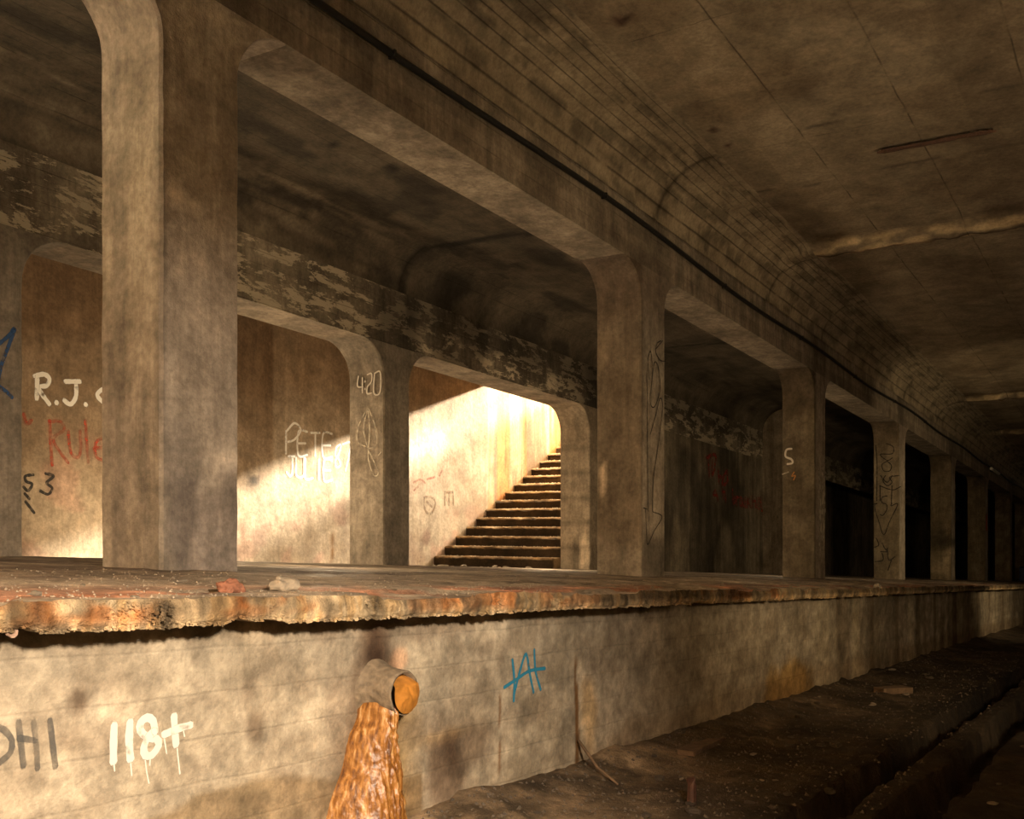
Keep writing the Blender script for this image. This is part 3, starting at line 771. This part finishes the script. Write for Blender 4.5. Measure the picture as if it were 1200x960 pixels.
# ---------------------------------------------------------------- painted marks
def ribbon(polys, mp, wd, mat, name, label, cat='graffiti', off=.0012, jit=.0):
    """polys: pixel polylines measured on the photo; mp: (px,py)->(X,Y,Z) on the real surface + tangent frame through differences"""
    vs = []; fs = []; ed = []
    for line in polys:
        w = wd
        if isinstance(line, tuple): line, w = line
        P = [Vector(mp(*p)) for p in line]
        # resample smooth
        Q = []
        for i in range(len(P)-1):
            n = max(2, int((P[i+1]-P[i]).length/.012))
            p0 = P[max(i-1, 0)]; p3 = P[min(i+2, len(P)-1)]
            for k in range(n):
                t = k/n; a, b = P[i], P[i+1]
                Q.append(.5*((2*a)+(b-p0)*t+(2*p0-5*a+4*b-p3)*t*t+(3*a-p0-3*b+p3)*t*t*t))
        Q.append(P[-1])
        nrm = mp.normal
        base = len(vs)
        T0 = (Q[1]-Q[0]).normalized(); T1 = (Q[-1]-Q[-2]).normalized()
        cap = w*.45
        Q = [Q[0]-T0*cap]+Q+[Q[-1]+T1*cap]
        for i, q in enumerate(Q):
            t = (Q[min(i+1, len(Q)-1)]-Q[max(i-1, 0)]).normalized(); s = t.cross(nrm).normalized()
            ww = w*(1+.18*fb((q.x*30, q.y*30, q.z*30), 2)); 
            e = 0 if i in (0, len(Q)-1) else 1
            if not e: ww *= .6
            for kk, f in enumerate((-.5, -.3, 0, .3, .5)):
                vs.append(tuple(q+s*ww*f+nrm*(off+.0006*i/len(Q)))); ed.append(e*(0 if kk in (0, 4) else 1))
        for i in range(len(Q)-1):
            for kk in range(4):
                a = base+i*5+kk; fs.append((a, a+1, a+6, a+5))
        off += .00012
    me = bpy.data.meshes.new('p'); me.from_pydata(vs, [], fs); me.update()
    at_ = me.attributes.new('edge', 'FLOAT', 'POINT'); at_.data.foreach_set('value', [float(e) for e in ed])
    c = sum((Vector(v) for v in vs), Vector())/len(vs)
    o = put(name, me, mat, loc=tuple(c)); tag(o, label, cat); return o
class PlaneY:                                   # faces the track (-Y)
    normal = Vector((0, -1, 0))
    def __init__(s, Y, surf=None): s.Y = Y; s.surf = surf
    def __call__(s, x, y):
        X, z = at(x, y, s.Y); return (X, s.surf(X, z+.035+GR*X) if s.surf else s.Y, z)
class PlaneX:                                   # faces -X
    normal = Vector((-1, 0, 0))
    def __init__(s, X): s.X = X
    def __call__(s, x, y):
        u = (x-600)/FP; Y = s.X*(SN-CS*u)/(CS+SN*u); F = CS*s.X+SN*Y
        return (s.X, Y, (YH-y)/FP*F)
def sc(box, src, ls):                            # zoom-crop coordinates -> photo pixels
    return [[(box[0]+x/src, box[1]+y/src) for x, y in l] for l in ls]
def text(x, y, h, w, s, gap=.35):
    """simple hand-lettered strokes in photo pixels; x,y top-left"""
    G = {'P': [[(0, 1), (0, 0)], [(0, 0), (.8, .05), (.9, .3), (.7, .5), (0, .5)]], 'E': [[(1, 0), (0, 0), (0, 1), (1, 1)], [(0, .5), (.8, .5)]],
         'T': [[(0, 0), (1, 0)], [(.5, 0), (.5, 1)]], 'J': [[(.2, 0), (1, 0)], [(.7, 0), (.7, .8), (.4, 1), (.0, .8)]], 'U': [[(0, 0), (0, .8), (.3, 1), (.7, 1), (1, .8), (1, 0)]],
         'L': [[(0, 0), (0, 1), (.9, 1)]], 'I': [[(.5, 0), (.5, 1)]], '8': [[(.9, .2), (.5, 0), (.1, .2), (.4, .45), (.9, .7), (.6, 1), (.1, .8), (.5, .45), (.9, .2)]],
         '7': [[(0, .05), (1, 0), (.4, 1)]]}
    out = []
    for i, ch in enumerate(s):
        for l in G[ch]: out.append([(x+i*w*(1+gap)+a*w, y+b*h+i*1.2) for a, b in l])
    return out
P_white = paint('white_spray_paint', (.70, .65, .56), .70, .10)
P_whitef = paint('faded_white_paint', (.80, .72, .56), .56, .16, 14, .75)
P_name = paint('pale_name_paint', (.95, .92, .84), .66, .12, 14, .95)
P_grey = paint('faded_black_paint', (.10, .095, .085), .60, .2, 16, .72)
P_black = paint('black_marker_paint', (.03, .028, .025), .68, .15, 20, .85)
P_blue = paint('blue_spray_paint', (.02, .22, .36), .70, .12, 24, .92)
P_dblue = paint('dark_blue_paint', (.03, .09, .22), .62, .14, 20, .9)
P_red = paint('red_paint', (.55, .07, .03), .55, .2, 16, .62)
P_dred = paint('dark_red_paint', (.28, .03, .02), .60, .2, 16, .8)
rw = PlaneY(RW, lambda x, n: ret_y(x, n))
B8 = (0, 820); S8 = 5.0
gnum = ribbon(sc(B8, S8, [[(672, 150), (666, 250), (664, 365)], [(764, 130), (758, 240), (762, 350)],
       [(905, 185), (895, 125), (860, 105), (825, 135), (822, 180), (860, 220), (915, 230), (930, 270), (890, 325), (850, 325), (840, 280), (870, 215), (905, 185)],
       [(1016, 95), (1022, 180), (1030, 265)], [(960, 205), (1040, 170), (1115, 148)]]), rw, .030, P_white, 'graffiti_number',
       'white painted 118+ with drips on the wall below the platform brim')
for l in sc(B8, S8, [[(666, 370), (669, 418)], [(763, 360), (770, 445)], [(848, 335), (858, 420), (872, 490)], [(1036, 270), (1046, 350), (1054, 435)], [(960, 210), (978, 318)], [(1070, 165), (1078, 215)], [(880, 330), (876, 385)]]):
    o = ribbon([l], rw, .006, P_white, 'drip', None, None); o.parent = gnum; o.location -= gnum.location
ribbon(sc(B8, S8, [[(-30, 160), (20, 175), (70, 240), (60, 310), (20, 350), (-20, 385)], [(108, 130), (120, 250), (136, 390)], [(196, 130), (212, 270), (220, 405)], [(110, 225), (205, 240)], [(292, 120), (305, 250), (325, 395)]]),
       rw, .020, P_grey, 'graffiti_letters', 'faded black OHI lettering at the lower left of the platform wall')
BB = (400, 640); SB = 3.0
ribbon(sc(BB, SB, [[(600, 400), (606, 470), (604, 545)], [(570, 497), (612, 470), (660, 440), (714, 430)], [(606, 520), (625, 440), (648, 380), (662, 450), (676, 515)], [(678, 365), (682, 440), (700, 505)]]),
       rw, .020, P_blue, 'graffiti_initials', 'blue spray-painted crossed initials on the platform wall right of the drain pipe')
# back wall
bw = PlaneY(BW, lambda x, n: back_y(x, n))
BP = (280, 340); SP = 2.82
pj_ = text(335, 505, 27, 10.5, 'PETE', .38); pj_[1] = [(336, 505), (345, 496), (352, 504), (345, 515), (337, 518)]
jl = text(336, 535, 23, 9.5, 'JULIE', .15)
ribbon(pj_+jl, bw, .040, P_name, 'graffiti_names', 'pale painted PETE over JULIE on the sunlit back wall')
ribbon(sc(BP, SP, [[(335, 510), (322, 520), (318, 545), (330, 560), (335, 580), (322, 585), (318, 565), (330, 540), (337, 515)], [(342, 510), (368, 505), (362, 550), (352, 598)]]), bw, .036, P_name, 'graffiti_year',
       'small pale 87 painted beside the two names on the back wall')
B6 = (0, 380); S6 = 3.2
ribbon(sc(B6, S6, [[(140, 195), (138, 280)], [(130, 195), (165, 188), (185, 205), (175, 230), (145, 240), (185, 300)], [(210, 293), (214, 296)],
                   [(245, 215), (300, 215)], [(285, 215), (285, 270), (265, 300), (240, 285)], [(320, 300), (324, 303)], [(415, 250), (385, 245), (365, 265), (385, 290), (420, 300)]]), bw, .062, P_name, 'graffiti_monogram',
       'large cream R.J. initials high on the back wall at the left')
ribbon(sc(B6, S6, [[(185, 360), (190, 450), (195, 530)], [(185, 365), (225, 365), (240, 395), (200, 435), (255, 520)], [(255, 400), (265, 480), (290, 500), (302, 470), (300, 400)], [(320, 360), (325, 440), (330, 520)],
                   [(350, 465), (400, 460), (385, 430), (360, 445), (360, 495), (395, 515)], [(90, 335), (100, 375), (118, 360)]]), bw, .045, P_red, 'graffiti_word', 'red painted word Rules under the cream initials')
ribbon(sc(B6, S6, [[(125, 565), (95, 570), (98, 590), (120, 600), (105, 625), (88, 610)], [(170, 560), (200, 570), (175, 595), (195, 615), (180, 638), (150, 625)], [(92, 635), (110, 655)], [(95, 665), (128, 708)]]), bw, .038, P_black, 'graffiti_digits',
       'black S3 scrawled below the red word near the floor of the back wall')
ribbon([[(14, 388), (17, 385)], [(17, 386), (9, 408), (1, 430), (-4, 455)], [(17, 387), (5, 398), (-4, 405)], [(-3, 452), (6, 458), (14, 466)]], PlaneY(R0-.006), .034, P_dblue, 'graffiti_stroke', 'dark blue star-like sprayed stroke on the inner column at the left edge')
# inner column 4:20 (faces -X)
p2 = PlaneX(9.345)
B3 = (280, 340); S3 = 2.82
ribbon(sc(B3, S3, [[(395, 285), (392, 318), (410, 320)], [(408, 290), (408, 340)], [(417, 300), (417, 304)], [(417, 325), (417, 329)], [(424, 280), (438, 276), (438, 302), (425, 320), (424, 342), (440, 340)], [(448, 276), (446, 340), (466, 338), (467, 272), (448, 276)]]),
       p2, .021, P_white, 'graffiti_time', 'white stencilled 4:20 on the left face of the inner column')
ribbon(sc(B3, S3, [[(428, 530), (428, 560), (445, 612), (460, 600), (428, 530)], [(458, 550), (470, 535)], [(425, 390), (395, 450), (392, 500), (425, 520)], [(425, 395), (412, 460), (425, 520)], [(428, 390), (450, 450), (455, 510), (428, 525)], [(427, 400), (432, 460), (428, 522)]]),
       p2, .014, P_whitef, 'graffiti_flower', 'faint white leaf-like sketch with a ribbon below the 4:20')
# column 3 (right of stairs): looping black line on track face
f3 = PlaneY(D0-.006)
BC = (720, 380); SCC = 3.1
ribbon(sc(BC, SCC, [[(118, 180), (120, 400), (122, 680)], [(125, 200), (122, 130), (132, 100), (138, 180), (130, 280), (145, 300), (165, 240), (160, 160), (145, 140), (135, 220)], [(130, 400), (150, 330), (165, 270), (175, 300), (160, 430), (142, 560), (138, 680)],
                    [(170, 60), (155, 70), (150, 100), (165, 130), (185, 135)], [(150, 90), (175, 60)], [(105, 668), (120, 672)], [(140, 682), (172, 700), (145, 750), (120, 800), (116, 740), (112, 670)]]), f3, .014, P_black, 'graffiti_scrawl',
       'thin black looping line ending in an arrowhead on the column beside the stairs')
# column with S
p4 = PlaneX(CX[4]-.006)
B9 = (800, 320); S9 = 3.0
ribbon(sc(B9, S9, [[(383, 618), (365, 622), (362, 645), (382, 655), (386, 668), (368, 672)]]), p4, .035, P_white, 'graffiti_letter', 'white letter S on the left face of the column past the stairs')
ribbon(sc(B9, S9, [[(350, 708), (372, 700)]]), p4, .022, P_whitef, 'graffiti_dash', 'short pale dash under the white S')
P_or = paint('orange_mark', (.5, .22, .06), .7, .1)
ribbon(sc(B9, S9, [[(392, 700), (384, 715), (396, 712), (390, 728)]]), p4, .022, P_or, 'graffiti_squiggle', 'small orange squiggle below the white S')
BD = (940, 510); SD = 5.33
ribbon([(l, w) for l, w in zip(sc(BD, SD, [[(118, 195), (132, 205), (120, 222)], [(105, 235), (112, 330)], [(125, 240), (130, 380), (122, 480)], [(140, 260), (143, 480)], [(100, 350), (98, 390)], [(115, 380), (112, 520), (118, 600)], [(135, 480), (132, 600), (125, 700)], [(105, 620), (108, 700)]]),
        (.03, .10, .14, .06, .05, .15, .14, .08))], PlaneY(D0-.006), .1, P_whitef, 'paint_patch', 'flaking whitewash strip on the track face of the column bearing the white S', 'paint')
# column with arrow lettering
p5 = PlaneX(CX[5]-.006)
BE = (1010, 500); SE = 5.05
ribbon(sc(BE, SE, [[(82, 110), (90, 220), (88, 440)], [(62, 462), (90, 455), (75, 475), (100, 560), (130, 640), (165, 560), (212, 460), (172, 470), (178, 455)], [(145, 100), (185, 120), (180, 160), (110, 165), (150, 200), (180, 185)],
                   [(150, 205), (120, 225), (130, 262), (165, 262), (175, 230), (150, 205)], [(110, 290), (150, 330), (180, 290)], [(140, 290), (125, 320), (150, 350), (178, 330), (165, 300), (220, 290)], [(105, 350), (180, 375), (230, 355)], [(178, 350), (175, 455)], [(108, 355), (108, 440)],
                   [(150, 410), (118, 420), (120, 450), (145, 460), (148, 490), (125, 525), (108, 520)]]), p5, .021, P_black, 'graffiti_arrow', 'black lettering running down into a big downward arrow on a column face')
ribbon(sc(BE, SE, [[(85, 660), (100, 700), (75, 715)], [(120, 690), (135, 720), (150, 740), (110, 740)], [(120, 750), (125, 790), (80, 800)], [(195, 770), (160, 790), (150, 720)], [(175, 790), (155, 850)]]), p5, .024, P_black, 'graffiti_tag',
       'small jagged black tag below the downward arrow')
# dark red words in bay beyond
BF = (780, 480); SF = 6.0
wl3 = PlaneY(R0-.006)
ribbon(sc(BF, SF, [[(285, 340), (350, 320), (345, 400)], [(300, 340), (305, 470)], [(330, 360), (325, 460), (345, 420)], [(370, 430), (375, 520)], [(375, 470), (395, 480), (398, 530)], [(430, 430), (405, 480), (410, 530), (435, 500), (430, 430)]]), wl3, .09, P_dred, 'graffiti_phrase', 'dark red short word above a longer line on the unlit inner wall')
ribbon(sc(BF, SF, [[(345, 570), (335, 600), (360, 600), (350, 570)], [(362, 600), (368, 640)], [(400, 560), (405, 630)], [(395, 580), (420, 580)], [(418, 600), (422, 650)], [(470, 560), (475, 660), (490, 640), (478, 610)], [(497, 610), (500, 680)], [(500, 620), (515, 615)],
                   [(520, 650), (530, 620), (540, 680), (520, 670)], [(548, 630), (548, 685)], [(560, 620), (560, 690)], [(575, 620), (572, 690)], [(590, 620), (580, 650), (600, 690)], [(610, 610), (610, 690)], [(610, 650), (630, 645), (632, 690)], [(640, 620), (642, 700)], [(655, 620), (655, 700)], [(668, 615), (672, 705), (690, 700), (688, 620)], [(700, 620), (705, 710)]]),
       wl3, .07, P_dred, 'graffiti_line', 'long dark red lettered line on the unlit inner wall')
P_redm = paint('red_dab', (.5, .05, .02), .7, .1)
ribbon([[(1156, 606), (1156, 620)]], PlaneY(D0-.006), .25, P_redm, 'paint_dab', 'small red dab on the edge of a far column', 'paint')
# stairwell wall faint marks
ribbon([[(497, 583), (506, 583), (510, 590), (505, 602), (498, 598), (497, 583)], [(500, 588), (506, 594)], [(521, 577), (521, 592)], [(526, 577), (526, 592)], [(531, 578), (531, 592)], [(521, 577), (531, 577)]], bw, .05, paint('brown_paint', (.28, .17, .08), .58, .15, 14, .7), 'graffiti_scribble', 'brown scrawled marks low on the brightly lit wall left of the stairs')
ribbon([[(484, 566), (492, 562), (498, 566)], [(500, 562), (510, 559)], [(485, 575), (490, 570)], [(515, 558), (518, 552)]], bw, .04, P_red, 'graffiti_trace', 'faint red traces on the bright wall by the stairs')
ribbon([[(598, 476), (602, 470), (603, 462)], [(608, 462), (604, 475), (597, 479)]], bw, .05, P_white, 'graffiti_curl', 'white curl painted high on the stairwell wall')

# ---------------------------------------------------------------- loose things
def rock(r, seed, flat=.6, mat=None, stretch=(1, 1, 1), sub=2):
    bm = bmesh.new(); bmesh.ops.create_icosphere(bm, subdivisions=sub, radius=r)
    for v in bm.verts:
        d = 1+.55*fb((v.co.x/r*.9+seed, v.co.y/r*.9, v.co.z/r*.9), 3)
        v.co *= d; v.co.x *= stretch[0]; v.co.y *= stretch[1]; v.co.z *= flat*stretch[2]
    zm = min(v.co.z for v in bm.verts)
    for v in bm.verts: v.co.z -= zm
    me = bpy.data.meshes.new('r'); bm.to_mesh(me); bm.free(); return me
M_rock = plain('pale_rubble', (.38, .31, .22), .9, bump=.8, scale=25)
M_rockd = plain('dark_rubble', (.13, .10, .07), .9, bump=.8, scale=25)
M_rust = plain('rusty_orange_rubble', (.30, .12, .065), .85, bump=.9, scale=40)
M_rust2 = plain('pinkish_crumb', (.42, .27, .19), .9, bump=.9, scale=60)
M_grit = plain('pale_grit', (.62, .50, .34), .9)
M_wood = plain('rotten_board', (.22, .14, .08), .85, bump=.8, scale=22)
M_iron = plain('rusty_iron', (.09, .035, .018), .7, bump=.8, scale=30)
def place(name, me, mat, x, y, n, label, cat, rz=0, group=None, sink=.004):
    o = bpy.data.objects.new(name, me); C.objects.link(o)
    if not me.materials: me.materials.append(mat)
    o.location = (x, y, zz(x, n)-sink); o.rotation_euler = (0, 0, rz); tag(o, label, cat, group); return o
place('rubble_lump', rock(.030, 3, 1.0, stretch=(1.7, .9, 1), sub=3), M_rust, 2.56, 2.80, plat_top(2.56, 2.8), 'rusty orange lump lying on the platform near the brim, below the nearest column', 'rubble')
place('rubble_lump', rock(.042, 8, .75, stretch=(1.1, .9, 1), sub=3), M_rock, 2.86, 2.84, plat_top(2.86, 2.84), 'rounded grey rubble lump on the platform right of the rusty orange one', 'rubble')
place('stone_chip', rock(.045, 5, .35, stretch=(1.4, 1, 1)), M_rock, 2.30, 4.35, plat_top(2.3, 4.35), 'flat pale stone chip on the platform left of the nearest column', 'stone')
place('brim_clod', rock(.05, 12, .6, stretch=(1, .8, 1)), M_rock, at(1028, 690, 2.52)[0]+.05, 2.53, -.105, 'pale clod sitting on the platform brim far along', 'rubble')
# chunk hanging from the underside of the brim, left
me = rock(.015, 21, 1.2, stretch=(1.1, .7, 1.1)); X, z = at(13, 741, 2.52)
o = bpy.data.objects.new('hanging_chunk', me); C.objects.link(o); me.materials.append(M_rust2); o.location = (X, 2.52, z-.016); tag(o, 'broken pinkish chunk hanging under the platform brim at the left edge', 'rubble')
# stick leaning at the foot of the crack
a = Vector(PlaneY(RW-.02)(678, 868)); b = Vector((4.72, 2.33, zz(4.72, floor_n(4.72, 2.33))+.01)); m1 = (a+b)/2+Vector((0, 0, -.03))
tag(put('stick', tube([tuple(a), tuple(a.lerp(m1, .5)), tuple(m1), tuple(m1.lerp(b, .6)), tuple(b)], [.008, .009, .008, .007, .005], 7), M_wood, loc=tuple(b), smooth=True), 'thin dry stick leaning on the wall at the foot of the rusty crack', 'stick')
def board(x, y, L_, w, h, rz, label):
    me = box_w(-L_/2, L_/2, -w/2, w/2, 0, h)
    bm = bmesh.new(); bm.from_mesh(me); bmesh.ops.subdivide_edges(bm, edges=[e for e in bm.edges if e.calc_length() > L_*.8], cuts=10)
    for v in bm.verts: v.co += Vector((.01*fb((v.co.y*40, v.co.z*30, L_), 2), .008*fb((v.co.x*9, v.co.z*30, L_), 3), .006*fb((v.co.x*7, v.co.y*20, 5), 3)))
    bm.to_mesh(me); bm.free(); me.materials.append(M_wood)
    o = bpy.data.objects.new('board', me); C.objects.link(o); o.location = (x, y, zz(x, floor_n(x, y))-.008); o.rotation_euler = (0, math.atan(GR), rz); tag(o, label, 'board')
board(5.95, 2.36, .62, .10, .03, .06, 'rotten dark board lying along the foot of the platform wall')
board(10.1, 2.1, .40, .12, .06, -.5, 'short pale plank end in the track bed further along')
board(3.62, 2.36, .36, .035, .02, .9, 'thin slat in the wet rubble beside the orange flowstone')
# rusty stub
X, Yy = 4.55, 1.86
o = put('iron_stub', tube([(X, Yy, zz(X, floor_n(X, Yy))-.03), (X+.005, Yy, zz(X, -.98)), (X, Yy+.005, zz(X, -.945))], [.024, .022, .019], 8, wob=.3), M_iron, loc=(X, Yy, zz(X, -1.05)))
tag(o, 'short rusty iron stub poking from the track bed at the bottom of the photo', 'post')
# exposed rusty bar in the ceiling
X = 10.42
pts = [(X-.02+.02*fb((y*3, 0, 0), 2), y, zz(X, 4.19+.012*fb((y*5, 1, 0), 2))) for y in frange(1.28, 2.28, .05)]
eb = tag(empty('ceiling_gash', (X, 1.8, zz(X, 4.2))), 'ragged rusty gash with an exposed bar in the track ceiling', 'crack')
put('rusty_bar', tube(pts, .012, 7), plain('dark_rusty_bar', (.09, .035, .015), .8, bump=.8), eb, smooth=True)
me = grid_mesh(frange(1.25, 2.32, .03), frange(-1, 1, .25), lambda y, t: (X-.01+t*(.055+.03*fb((y*4, t*.5, 3), 3))*(1-sm(.46, .56, abs(y-1.8))), y, zz(X, 4.185-.012*(1-abs(t)))))
put('spalled_patch', me, plain('spalled_dark_rust', (.10, .045, .022), .9, bump=1, scale=40), eb, smooth=True)
# small lamp bracket far along under the beam
X = 35.2
fx = tag(empty('light_fitting', (X, 4.3, zz(X, 3.5))), 'tiny pale strip fitting on the beam near the far end of the cable', 'light fitting')
put('tube', tube([(X-.9, 4.27, zz(X-.9, 3.40)), (X+.9, 4.27, zz(X+.9, 3.40))], .045, 10), plain('pale_enamel', (.85, .8, .7), .4), fx)
put('bracket', box_w(X-.25, X+.25, 4.27, 4.405, zz(X, 3.38), zz(X, 3.43)), M_cable, fx)
# blue crate far along the platform
me = box_w(-.35, .35, -.25, .25, 0, .55); bm = bmesh.new(); bm.from_mesh(me); bmesh.ops.inset_individual(bm, faces=[f for f in bm.faces if abs(f.normal.z) < .5], thickness=.05, depth=-.03); bm.to_mesh(me); bm.free()
place('crate', me, plain('dark_blue_plastic', (.02, .04, .12), .6), 42.5, 4.05, plat_n(42, 4.05), 'dark blue crate on the platform at the far right', 'crate')

# rubble: individuals
protoL = [rock(1, s, .55, stretch=(1+.6*random.random(), 1, 1)) for s in range(8)]
for i, m_ in enumerate(protoL): m_.materials.append((M_rock, M_rockd)[i % 2])
def scatter(n, fx_, surf, rmin, rmax, name, label, cat, group):
    for i in range(n):
        x, y = fx_(); pale = random.random() < .3; r = rmin+(rmax-rmin)*random.random()**2.2
        o = bpy.data.objects.new(name, protoL[random.randrange(4)*2+(0 if pale or 'track' not in group else 1)]); C.objects.link(o)
        o.scale = (r, r*(.7+.5*random.random()), r*(.6+.5*random.random())); o.rotation_euler = (0, 0, random.random()*6)
        o.location = (x, y, zz(x, surf(x, y))-r*.12); tag(o, label if 'track' not in group else label % ('pale' if pale else 'dark'), cat, group+(' (pale)' if pale and 'track' in group else ''))
scatter(80, lambda: (3.3+12*random.random()**1.6, 2.58-1.2*random.random()**1.3), floor_n, .010, .034, 'rubble_stone', 'small %s concrete crumb lying loose on the track bed below the platform', 'stone', 'loose stones in the track bed')
scatter(36, lambda: (3.5+10*random.random(), 1.2*random.random()+.1), floor_n, .01, .025, 'rubble_stone', 'small %s stone lying loose out between the track troughs', 'stone', 'stones among the track troughs')
scatter(50, lambda: (1.5+11*random.random()**1.3, 2.62+1.7*random.random()**1.4), plat_top, .006, .018, 'platform_crumb', 'small crumb of broken concrete lying on the platform near the brim', 'stone', 'crumbs on the platform')
scatter(26, lambda: (14.05+.18*random.random(), 8.4+2.1*random.random()), lambda x, y: plat_n(x, y), .015, .045, 'stair_foot_stone', 'small stone lying at the foot of the stairs', 'stone', 'stones at the foot of the stairs')
# grit: nobody could count it
def grit(name, n, fn, rmin, rmax, mat, label):
    vs = []; fs = []
    for i in range(n):
        x, y, z = fn(); r = rmin+(rmax-rmin)*random.random()**2; b = len(vs)
        for k in range(4): a = k*1.57+random.random(); vs.append((x+r*math.cos(a), y+r*math.sin(a), z-r*.2))
        vs.append((x, y, z+r*(.5+.5*random.random())))
        fs += [(b, b+1, b+4), (b+1, b+2, b+4), (b+2, b+3, b+4), (b+3, b, b+4)]
    me = bpy.data.meshes.new('gr'); me.from_pydata(vs, [], fs); me.update()
    o = put(name, me, mat, loc=vs[0]); tag(o, label, 'grit', None, 'stuff'); return o
def g1():
    x = 3.0+14*random.random()**1.7; y = 2.62-1.5*random.random()**1.2; return x, y, zz(x, floor_n(x, y))
grit('track_grit', 5000, g1, .004, .016, M_rockd, 'fine dark grit and dirt spread over the track bed')
def g2():
    x = 1.4+12*random.random()**1.3; y = 2.56+1.9*random.random()**1.5; return x, y, zz(x, plat_top(x, y))
grit('platform_grit', 4500, g2, .0025, .008, M_rock, 'fine pale grit scattered over the platform surface')
def g3():
    k = random.randrange(0, 15); x = SX+k*RUN+.045+.25*random.random()**2.5; y = 8.3+2.2*random.random(); return x, y, SZ+(k+1)*RISE
grit('stair_grit', 3600, g3, .005, .020, M_grit, 'broken grit littering the stair treads')
